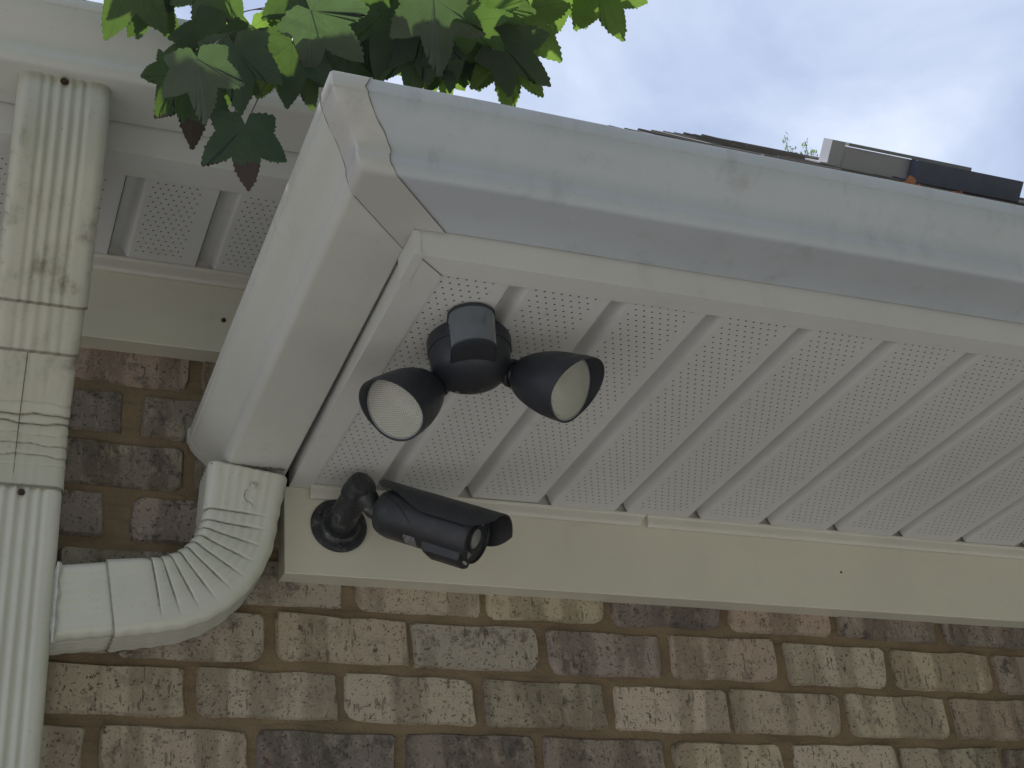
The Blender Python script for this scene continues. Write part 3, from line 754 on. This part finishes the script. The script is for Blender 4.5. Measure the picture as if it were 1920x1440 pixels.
# ------------------------------------------------------------------ motion flood light
ML = root('motion_light', 'dark twin head motion floodlight hanging from the perforated soffit', 'flood light')
CN = Vector((.2990, -.472, .1716)); F = Vector((-.29, -.957, 0)).normalized(); SDM = Vector((0, 0, 1)).cross(F)
DN = Vector((0, 0, -1))
m = MB()
rings = []
for z, r_, sh_ in ((0, .0500, 0), (.003, .0512, 0), (.0185, .0508, 0), (.0190, .0496, .0), (.038, .0480, .001), (.049, .0445, .002), (.057, .037, .003), (.0625, .027, .004), (.0650, .014, .005), (.0655, .004, .005)):
    rings.append([CN + F * sh_ + DN * z + Vector((math.cos(a), math.sin(a), 0)) * r_ for a in [2 * math.pi * k / 48 for k in range(48)]])
m.loft(rings, caps=True); m.build('canopy', M['bronze'], ML, 40)
# sensor: glossy upright half cylinder on the front of the canopy
SE = CN + F * .060 + DN * .004
gm2, g2n, g2b = mat('smoked_sensor_window'); g2b.inputs['Base Color'].default_value = (.115, .13, .155, 1); g2b.inputs['Roughness'].default_value = .12
g2b.inputs['Coat Weight'].default_value = .8; g2b.inputs['Coat Roughness'].default_value = .04
v = pos(g2n); bump(g2n, g2b, noise_n(g2n, scaled(g2n, v, (90, 90, 6)), 1, 2), .08, .002)
sec = [(math.cos(R(a)) * .0235, math.sin(R(a)) * .0272) for a in range(-90, 91, 10)] + [(-.030, .0272), (-.030, -.0272)]
def sec_ring(z, k=1.0): return [SE + DN * z + F * (a * k) + SDM * (b_ * k) for a, b_ in sec]
m = MB(); m.loft([sec_ring(0), sec_ring(.0455, .97)], caps=True); m.build('sensor_window_and_glint', gm2, ML, 40)
m = MB(); m.loft([sec_ring(-.0025, 1.03), sec_ring(.0012, 1.03)]); m.build('sensor_top', M['bronze'], ML, 40)
m = MB(); m.loft([sec_ring(.0452, .985), sec_ring(.0475, .98), [q - F * .004 for q in sec_ring(.0495, .9)]]); m.build('sensor_base', M['bronze'], ML, 40)
m = MB(); m.lathe(CN + DN * .060 - F * .010 + SDM * .004, DN, [(0, .0045), (.006, .004), (.0065, .002)], 12); m.build('test_knob', M['bronze'], ML)
m = MB(); c0 = CN + DN * .058 + SDM * -.017 - F * .014; m.loft([[c0 + SDM * a + DN * b_ for a, b_ in ((-.0022, -.004), (.0022, -.004), (.0022, .006), (-.0022, .006))], [c0 - F * .004 + SDM * a + DN * b_ for a, b_ in ((-.0022, -.004), (.0022, -.004), (.0022, .006), (-.0022, .006))]], smooth=False)
m.build('switch', plain('switch_tan', (.28, .22, .16), .5), ML)
lg, lgn, lgb = mat('prismatic_flood_lens'); v = node(lgn, 'ShaderNodeTexCoord').outputs['UV']
vt = node(lgn, 'ShaderNodeTexVoronoi'); vt.feature = 'F1'; vt.inputs['Scale'].default_value = 1; vt.inputs['Randomness'].default_value = 0.0
ox = node(lgn, 'ShaderNodeAttribute'); ox.attribute_name = 'lens_xy'; lgn.links.new(scaled(lgn, ox.outputs['Vector'], (17, 17, 1)), vt.inputs['Vector'])
lgn.links.new(mixc(lgn, ramp(lgn, vt.outputs['Distance'], .2, .62), (.95, .94, .84), (.64, .63, .55)), lgb.inputs['Base Color'])
lgb.inputs['Roughness'].default_value = .22; lgb.inputs['Coat Weight'].default_value = .5
bump(lgn, lgb, vt.outputs['Distance'], 1.0, .004)
def head(Lc, AX, anchor, up_hint, nm):
    A_ = Vector(AX).normalized(); up = (Vector(up_hint) - A_ * Vector(up_hint).dot(A_)).normalized(); sd_ = A_.cross(up)
    NR = 48; prof = [(-.0765, .010), (-.0750, .0185), (-.0700, .0240), (-.0600, .0295), (-.0450, .0350), (-.0280, .0390), (-.012, .0408), (.000, .0412)]
    rings = []
    for t, r_ in prof: rings.append([Lc + A_ * t + (up * math.cos(a) + sd_ * math.sin(a)) * r_ for a in [2 * math.pi * k / NR for k in range(NR)]])
    def visor(a, r_, dep):           # eyebrow: longest above, nothing below
        k = max(0.0, math.cos(a) * .62 + .38) ** 1.25
        return Lc + A_ * (.002 + dep * k) + (up * math.cos(a) + sd_ * math.sin(a)) * r_ * (1 + .03 * k)
    angs = [2 * math.pi * k / NR for k in range(NR)]
    rings.append([visor(a, .0413, .011) for a in angs]); rings.append([visor(a, .0411, .023) for a in angs])
    rings.append([visor(a, .0394, .023) for a in angs]); rings.append([visor(a, .0390, .010) for a in angs])
    rings.append([Lc + A_ * -.002 + (up * math.cos(a) + sd_ * math.sin(a)) * .0388 for a in angs])
    m = MB(); m.loft(rings, caps=False); m.add(rings[0], [tuple(range(NR))])
    h = m.build('lamp_head', M['bronze'], ML, 42)
    m = MB(); lr = []
    for r_, t in ((.0388, -.0016), (.0378, .0006), (.036, .0004), (.030, .0022), (.022, .0036), (.012, .0045), (.0, .0048)):
        lr.append([Lc + A_ * t + (up * math.cos(a) + sd_ * math.sin(a)) * r_ for a in angs])
    m.loft(lr, caps=False); o = m.build('lens', lg, h)
    at = o.data.attributes.new('lens_xy', 'FLOAT_VECTOR', 'POINT')
    for i_, vert in enumerate(o.data.vertices):
        q = vert.co - Lc; at.data[i_].vector = (q.dot(sd_) / .0388, q.dot(up) / .0388, 0)
    m = MB(); m.lathe(Lc, A_, [(-.0022, .0389), (.0014, .0388), (.0016, .0372), (.0, .0368)], 48, False, False); m.build('lens_rim', plain('lens_rim_grey', (.30, .31, .31), .3), h)
    bk = Lc - A_ * .0755
    m = MB(); m.tube([bk + A_ * .006, bk - A_ * .006, bk.lerp(anchor, .55), anchor], [.0165, .0155, .0130, .0155], 20); 
    m.build('swivel_arm', M['bronze'], ML)
    m = MB(); m.lathe(bk.lerp(anchor, .30) - A_ * .004, A_, [(0, .016), (.0015, .0175), (.0065, .0175), (.008, .016)], 20); m.build('lock_nut', M['bronze'], ML)
    return h
head(Vector((.2098, -.4499, .0784)) + Vector((-.004, -.012, -.006)), (-.6958, -.3504, -.627), CN + DN * .034 - SDM * .018 - F * .022, (-.3, -.55, .8), 'l')
head(Vector((.3973, -.531, .0835)) + Vector((.0, .0, .0)), (.5375, -.6512, -.5358), CN + DN * .036 + SDM * .030 - F * .010, (.3, -.5, .8), 'r')

# ------------------------------------------------------------------ maple branch over the corner
LEAVES = [
(-0.1398,-0.560,0.5221,0.0813,-5,10,20,0),
(-0.0842,-0.470,0.6058,0.0675,35,25,-15,0),
(-0.0780,-0.500,0.6265,0.0738,10,0,10,0),
(-0.0408,-0.560,0.5449,0.0720,-12,5,-15,0),
(-0.0605,-0.660,0.3257,0.0638,6,12,-8,1),
(-0.0889,-0.600,0.3626,0.0561,-14,-10,30,0),
(-0.0544,-0.570,0.3689,0.0678,5,5,10,2),
(-0.0034,-0.620,0.2773,0.0673,10,8,-8,2),
(-0.0267,-0.550,0.4829,0.0731,-10,-5,15,0),
(-0.0606,-0.530,0.4709,0.0445,-30,10,10,0),
(-0.0089,-0.600,0.4060,0.0731,2,10,-20,0),
(0.0333,-0.500,0.5409,0.0703,25,15,10,3),
(0.0513,-0.600,0.4275,0.0758,2,5,8,0),
(0.0807,-0.560,0.4548,0.0578,28,15,8,0),
(0.0343,-0.550,0.4604,0.0640,-20,-5,20,3),
(0.0924,-0.640,0.4602,0.0795,50,10,0,1),
(0.0801,-0.560,0.5699,0.0730,10,0,-12,0),
(0.1379,-0.550,0.5037,0.0695,0,0,5,0),
(0.1679,-0.600,0.5103,0.0815,5,5,10,0),
(0.1662,-0.570,0.5937,0.0778,15,10,-15,0),
(0.1331,-0.540,0.6112,0.0787,-8,5,10,0),
(0.1595,-0.560,0.5180,0.0731,5,10,-10,0),
(0.2133,-0.660,0.4802,0.0857,10,8,-6,1),
(0.2151,-0.580,0.5730,0.0811,-12,5,15,0),
(0.2107,-0.580,0.4869,0.0692,6,0,-10,0),
(0.2572,-0.600,0.5030,0.0696,30,12,15,0),
(0.2954,-0.560,0.5903,0.0800,15,-10,10,0),
(0.3015,-0.530,0.6632,0.0827,5,5,-15,0),
(0.3141,-0.580,0.5446,0.0752,55,10,10,0),
(0.3200,-0.600,0.5738,0.0752,35,20,-10,0),
(0.3383,-0.550,0.6594,0.0789,20,0,12,0),
(0.3455,-0.610,0.5105,0.0753,62,8,-5,0),
(0.3352,-0.585,0.4978,0.0758,8,5,8,3),
(0.3971,-0.550,0.6249,0.0898,48,8,-8,3),
(0.3833,-0.520,0.6856,0.0811,30,10,20,0),
(0.2659,-0.550,0.5021,0.0509,25,5,20,3),
(0.2340,-0.540,0.5100,0.0475,-5,10,30,3),
(0.2732,-0.660,0.4920,0.0612,70,60,10,0),
(0.3130,-0.640,0.5436,0.0599,75,62,0,0),
(0.4397,-0.550,0.6859,0.0773,-5,8,12,3),
(0.5079,-0.570,0.6799,0.0870,28,6,-10,3),
(0.5015,-0.550,0.7134,0.0599,-20,10,20,3),
(0.0828,-0.520,0.6633,0.0797,5,5,-10,0),
(-0.1315,-0.520,0.6184,0.0722,0,5,0,0),
(0.1037,-0.540,0.5303,0.0698,-5,5,5,0),
(0.2149,-0.545,0.5595,0.0752,0,0,10,0),
(0.2510,-0.560,0.5236,0.0644,-8,10,0,0),
(0.0791,-0.530,0.5329,0.0699,12,0,10,0),
(0.1537,-0.560,0.5522,0.0804,0,6,-8,0),
(0.1999,-0.550,0.5785,0.0786,-12,0,14,0),
(0.2221,-0.600,0.4983,0.0723,10,6,0,0),
(0.1236,-0.560,0.4526,0.0615,0,5,10,0),
(0.2951,-0.570,0.5351,0.0682,20,5,5,0),
(0.3451,-0.540,0.6030,0.0782,25,8,0,0),
(-0.0213,-0.560,0.4214,0.0622,15,6,10,0),
(-0.1050,-0.480,0.5924,0.0633,-15,6,0,0),
]
def leaf_material(name, base, trans, brown=False, share=.42):
    m, n, b = mat(name); n.nodes.remove(b)
    out = n.nodes['Material Output']
    at = node(n, 'ShaderNodeAttribute'); at.attribute_name = 'leaf_uv'
    s = node(n, 'ShaderNodeSeparateXYZ'); n.links.new(at.outputs['Vector'], s.inputs[0])
    rnd = node(n, 'ShaderNodeObjectInfo').outputs['Random']; v = pos(n)
    f = ramp(n, noise_n(n, v, 45, 5, .6), .3, .7)
    c = mixc(n, f, base, tuple(q * .78 for q in base)); c2 = mixc(n, f, trans, tuple(q * .8 for q in trans))
    c = mixc(n, math_n(n, 'MULTIPLY', rnd, .45), c, (base[0] * 1.35, base[1] * 1.05, base[2] * .8))
    best = None
    for a in (-106, -47, 0, 47, 106):
        vx, vy = math.sin(R(a)), math.cos(R(a))
        X_ = math_n(n, 'MULTIPLY_ADD', s.outputs[0], 2.0, -1.0)
        t_ = math_n(n, 'ADD', math_n(n, 'MULTIPLY', X_, vx), math_n(n, 'MULTIPLY', s.outputs[1], vy))
        c_ = math_n(n, 'ABSOLUTE', math_n(n, 'SUBTRACT', math_n(n, 'MULTIPLY', X_, vy), math_n(n, 'MULTIPLY', s.outputs[1], vx)))
        c_ = math_n(n, 'ADD', c_, math_n(n, 'MULTIPLY', math_n(n, 'LESS_THAN', t_, 0.0), 9.0))
        side = math_n(n, 'ABSOLUTE', math_n(n, 'SINE', math_n(n, 'ADD', math_n(n, 'MULTIPLY', t_, 26.0), math_n(n, 'MULTIPLY', c_, -30.0))))
        c_ = math_n(n, 'MINIMUM', c_, math_n(n, 'ADD', math_n(n, 'MULTIPLY', side, .12), math_n(n, 'MULTIPLY', math_n(n, 'GREATER_THAN', c_, .16), 9.0)))
        best = c_ if best is None else math_n(n, 'MINIMUM', best, c_)
    vein = ramp(n, best, .0, .016, 1, 0)
    c = mixc(n, math_n(n, 'MULTIPLY', vein, .5), c, (base[0] * 1.45, base[1] * 1.3, base[2] * 1.4))
    c2 = mixc(n, math_n(n, 'MULTIPLY', vein, .35), c2, tuple(q * .45 for q in trans))
    spot = ramp(n, noise_n(n, v, 170, 2), .72, .76)
    c = mixc(n, math_n(n, 'MULTIPLY', spot, .7), c, (.03, .02, .015)); c2 = mixc(n, math_n(n, 'MULTIPLY', spot, .8), c2, (.03, .02, .015))
    if brown:
        bq = ramp(n, math_n(n, 'ADD', s.outputs[1], math_n(n, 'MULTIPLY', noise_n(n, v, 60, 4), .22)), .66, .70)
        c = mixc(n, bq, c, (.078, .060, .055)); c2 = mixc(n, bq, c2, (.035, .024, .018))
    d = node(n, 'ShaderNodeBsdfPrincipled'); n.links.new(c, d.inputs['Base Color']); d.inputs['Roughness'].default_value = .52
    t = node(n, 'ShaderNodeBsdfTranslucent'); n.links.new(c2, t.inputs['Color'])
    mxs = node(n, 'ShaderNodeMixShader'); mxs.inputs[0].default_value = share
    n.links.new(d.outputs[0], mxs.inputs[1]); n.links.new(t.outputs[0], mxs.inputs[2]); n.links.new(mxs.outputs[0], out.inputs['Surface'])
    bp = node(n, 'ShaderNodeBump'); bp.inputs['Strength'].default_value = .3; bp.inputs['Distance'].default_value = .002
    n.links.new(math_n(n, 'SUBTRACT', noise_n(n, v, 120, 3), vein), bp.inputs['Height']); n.links.new(bp.outputs['Normal'], d.inputs['Normal'])
    return m
LM = [leaf_material('maple_leaf_green', (.042, .068, .056), (.120, .215, .035)), leaf_material('maple_leaf_pale_back', (.078, .105, .088), (.09, .165, .045)), leaf_material('maple_leaf_brown_tips', (.044, .075, .055), (.08, .16, .04), True), leaf_material('maple_leaf_sunlit', (.06, .09, .035), (.19, .32, .05), False, .6)]
# lobe tips (angle from the leaf axis, reach from the petiole joint) of a five-lobed maple leaf
def leaf_outline(r_):
    LB_ = [(-106, .52), (-47, .86), (0, 1.0), (47, .86), (106, .52)]
    SIN = [(-80, .45), (-25, .53), (25, .53), (80, .45)]
    LB_ = [(a + r_.uniform(-5, 5), d * r_.uniform(.92, 1.08)) for a, d in LB_]
    keys = sorted(LB_ + SIN)
    def P(a, d): return (math.sin(R(a)) * d, math.cos(R(a)) * d)
    pts = [(0.0, -.02)]
    seq = [(-158, .20)] + keys + [(158, .20)]
    for (a0, d0), (a1, d1) in zip(seq, seq[1:]):
        p0, p1 = P(a0, d0), P(a1, d1); up = d1 > d0; nst = 7 if max(d0, d1) > .6 else 4
        for k in range(nst):
            f = k / nst
            x, y = lerp(p0[0], p1[0], f), lerp(p0[1], p1[1], f)
            # bow outward, with saw teeth pointing to the tip
            l = math.hypot(p1[0] - p0[0], p1[1] - p0[1]); nx_, ny_ = -(p1[1] - p0[1]) / l, (p1[0] - p0[0]) / l
            mid = (x + nx_ * .01, y + ny_ * .01); sgn = 1 if (mid[0] ** 2 + mid[1] ** 2) > (x * x + y * y) else -1
            bow = math.sin(math.pi * f) * .035 * l / .5
            pts.append((x + sgn * nx_ * bow, y + sgn * ny_ * bow))
            g_ = f + (.62 if up else .38) / nst
            x, y = lerp(p0[0], p1[0], g_), lerp(p0[1], p1[1], g_); bow = math.sin(math.pi * g_) * .035 * l / .5 + r_.choice((.010, .014, .020, .034))
            pts.append((x + sgn * nx_ * bow, y + sgn * ny_ * bow))
    pts.append(P(158, .20)); return pts
def leaf_mesh(seed, mt):
    r_ = random.Random(seed); O = leaf_outline(r_); n = len(O)
    fold = r_.uniform(.02, .18); curl = r_.uniform(-.25, .35); wave = r_.uniform(.01, .05)
    ribs = [(math.sin(R(a)), math.cos(R(a))) for a in (-106, -47, 0, 47, 106)]
    def bend(x, y):
        rr = math.hypot(x, y); a = math.atan2(x, y)
        return fold * (math.sqrt(x * x + .006) - .077) - curl * rr * rr * .35 + wave * math.sin(a * 5 + seed) * rr * rr
    def veind(x, y):
        best = 9
        for vx, vy in ribs:
            t = x * vx + y * vy
            if t > -.02: best = min(best, math.hypot(x - vx * t, y - vy * t))
        return best
    vs_ = []; fs = []
    lv = (0.0, .22, .45, .68, .86, 1.0)
    C0 = (0.0, .0)
    vs_.append((C0[0], C0[1]))
    for f in lv[1:]:
        for x, y in O: vs_.append((x * f, y * f))
    for i in range(n): fs.append((0, 1 + (i + 1) % n, 1 + i))
    for j in range(len(lv) - 2):
        for i in range(n):
            k2 = (i + 1) % n; fs.append((1 + j * n + i, 1 + j * n + k2, 1 + (j + 1) * n + k2, 1 + (j + 1) * n + i))
    me = bpy.data.meshes.new('leaf'); me.from_pydata([(x, bend(x, y), -y) for x, y in vs_], [], fs)
    at = me.attributes.new('leaf_uv', 'FLOAT_VECTOR', 'POINT')
    for i, (x, y) in enumerate(vs_): at.data[i].vector = (x * .5 + .5, y, veind(x, y))
    me.polygons.foreach_set('use_smooth', [True] * len(me.polygons)); me.materials.append(mt); me.update()
    return me
LMESH = [[leaf_mesh(20 + i + 50 * k, LM[k]) for i in range(6)] for k in range(4)]
MT = root('maple_tree', 'maple branch with green lobed leaves hanging over the gutter corner', 'tree')
bm_ = plain('maple_bark', (.10, .082, .068), .85, 0, .4, 50, .6); tw = plain('maple_twig', (.060, .040, .036), .7, 0, .3, 120, .3)
def crv(P, n=10):
    P = [Vector(p) for p in P]; out = []
    for i in range(len(P) - 1):
        a, b, c, d = P[max(i - 1, 0)], P[i], P[i + 1], P[min(i + 2, len(P) - 1)]
        for k in range(n):
            t = k / n; out.append(.5 * ((2 * b) + (c - a) * t + (2 * a - 5 * b + 4 * c - d) * t * t + (3 * b - a - 3 * c + d) * t ** 3))
    out.append(P[-1]); return out
m = MB(); T_ = crv([(-3.4, -1.2, GROUND - .05), (-3.38, -1.2, -1.2), (-3.3, -1.15, .3), (-3.2, -1.1, 2.2), (-3.15, -1.1, 4.2)]); m.tube(T_, [lerp(.19, .06, i / (len(T_) - 1)) for i in range(len(T_))], 14); m.build('trunk', bm_, MT)
m = MB(); T_ = crv([(-3.28, -1.14, 1.1), (-2.3, -.95, 1.9), (-1.2, -.75, 2.0), (-.3, -.62, 1.7), (.25, -.56, 1.25)]); m.tube(T_, [lerp(.07, .012, i / (len(T_) - 1)) for i in range(len(T_))], 10); m.build('limb', bm_, MT)
m = MB(); T_ = crv([(-.3, -.62, 1.7), (-.16, -.56, 1.1), (-.08, -.53, .75), (-.0112, -.53, .5622), (.0298, -.54, .5356), (.0486, -.545, .5272), (.0713, -.55, .5198), (.13, -.555, .515), (.19, -.555, .53)])
m.tube(T_, [lerp(.009, .0013, (i / (len(T_) - 1)) ** .7) for i in range(len(T_))], 7); m.build('twig', tw, MT)
m = MB(); T_ = crv([(.25, -.56, 1.25), (.24, -.555, .95), (.25, -.55, .75), (.28, -.55, .64), (.33, -.55, .60), (.40, -.55, .63)]); m.tube(T_, [lerp(.009, .0013, (i / (len(T_) - 1)) ** .7) for i in range(len(T_))], 7); m.build('twig', tw, MT)
m = MB(); T_ = crv([(.25, -.56, 1.25), (.36, -.56, 1.05), (.44, -.56, .85), (.49, -.56, .74)]); m.tube(T_, [lerp(.007, .0013, i / (len(T_) - 1)) for i in range(len(T_))], 7); m.build('twig', tw, MT)
nodes_ = [Vector(q) for q in ((-.0112, -.53, .5622), (.0298, -.54, .5356), (.0713, -.55, .5198), (.13, -.555, .515), (.19, -.555, .53), (.28, -.55, .64), (.33, -.55, .60), (.40, -.55, .63), (.44, -.56, .85), (.49, -.56, .74), (-.08, -.53, .75), (.24, -.555, .95), (.25, -.55, .75))]
for i, (x, y, z, size, ang, tilt, yaw, kind) in enumerate(LEAVES):
    r_ = random.Random(i * 7 + 3)
    o = link('leaf', LMESH[kind][i % 6], MT)
    size *= 1.06            # mesh unit: petiole joint to middle tip
    e_ = Matrix.Translation((x, y, z)) @ Matrix.Rotation(R(yaw + r_.uniform(-12, 12)), 4, 'Z') @ Matrix.Rotation(R(28 + tilt + r_.uniform(-12, 10)), 4, 'X') @ Matrix.Rotation(R(-ang), 4, 'Y') @ Matrix.Translation((0, 0, size * .42)) @ Matrix.Scale(size * 1.0, 4)
    o.matrix_world = e_
    joint = e_ @ Vector((0, 0, 0))
    nd = min(nodes_, key=lambda q: (q - joint).length + (0.15 if q.z < joint.z - .02 else 0))
    mid = (joint + nd) / 2 + Vector((0, r_.uniform(-.006, .006), .018))
    m = MB(); m.tube(crv([nd, mid, joint], 6), .00075, 5); m.build('petiole', tw, MT)

# dead leaves caught on the roof edge, and a far treetop over the roof
dl = plain('dead_leaf', (.22, .085, .04), .8, 0, .4, 60, .3)
for (p_, s_, rot, lab) in (((.80, -.735, .309), .030, (1.1, .3, .4), 'curled rust brown dead leaf standing on the gutter lip below the dark vent'), ((.865, -.735, .303), .022, (1.35, .1, 1.2), 'flat orange dead leaf scrap on the gutter lip, right of the curled one')):
    me = leaf_mesh(77 + int(s_ * 1000), dl); me.name = 'dead_leaf'
    o = bpy.data.objects.new('dead_leaf', me); col.objects.link(o); o.location = p_; o.scale = (s_,) * 3; o.rotation_euler = rot
    tag(o, lab, 'dead leaf', 'dead leaves on the gutter')
FT = root('far_tree', 'pale green treetop sprigs just showing over the roof beside the skylight', 'tree')
fl = leaf_material('far_foliage', (.075, .12, .055), (.28, .46, .10))
m = MB(); T_ = crv([(7.4, 7.6, GROUND), (7.2, 7.4, 2), (7.05, 7.2, 5.5), (6.95, 7.0, 7.45)]); m.tube(T_, [lerp(.16, .012, i / (len(T_) - 1)) for i in range(len(T_))], 9); m.build('trunk', bm_, FT)
m = MB(); r_ = random.Random(4)
for (bx, bz, tx, tz) in ((6.83, 7.55, 6.82, 7.97), (6.86, 7.55, 6.88, 7.82), (6.95, 7.55, 6.93, 7.78), (7.04, 7.5, 7.05, 7.95), (7.09, 7.5, 7.12, 7.86), (7.1, 7.4, 7.3, 7.7), (6.95, 7.4, 6.75, 7.6)):
    for k in range(70):
        f = k / 70; c0 = Vector((lerp(bx, tx, f), 7.0 + r_.uniform(-.05, .05), lerp(bz, tz, f))) + Vector((r_.uniform(-1, 1), 0, r_.uniform(-.6, .6))) * .040 * (1.15 - f)
        a = r_.uniform(0, 6.28); l = r_.uniform(.035, .065); d = Vector((math.cos(a), r_.uniform(-.4, .4), math.sin(a))).normalized(); w = d.orthogonal().normalized() * l * .3
        m.add([c0 - d * l * .5, c0 + w, c0 + d * l * .5, c0 - w], [(0, 1, 2, 3)])
o = m.build('crown', fl, FT)
at = o.data.attributes.new('leaf_uv', 'FLOAT_VECTOR', 'POINT')
for q in at.data: q.vector = (.5, .3, .5)
m = MB()
for (bx, bz, tx, tz) in ((6.83, 7.4, 6.82, 7.97), (6.95, 7.4, 6.93, 7.78), (7.04, 7.3, 7.05, 7.95), (7.09, 7.3, 7.12, 7.86)): m.tube([(6.97, 7.02, 7.2), (bx, 7.0, bz), (tx, 7.0, tz)], [.01, .006, .002], 5)
m.build('sprig_stems', tw, FT)
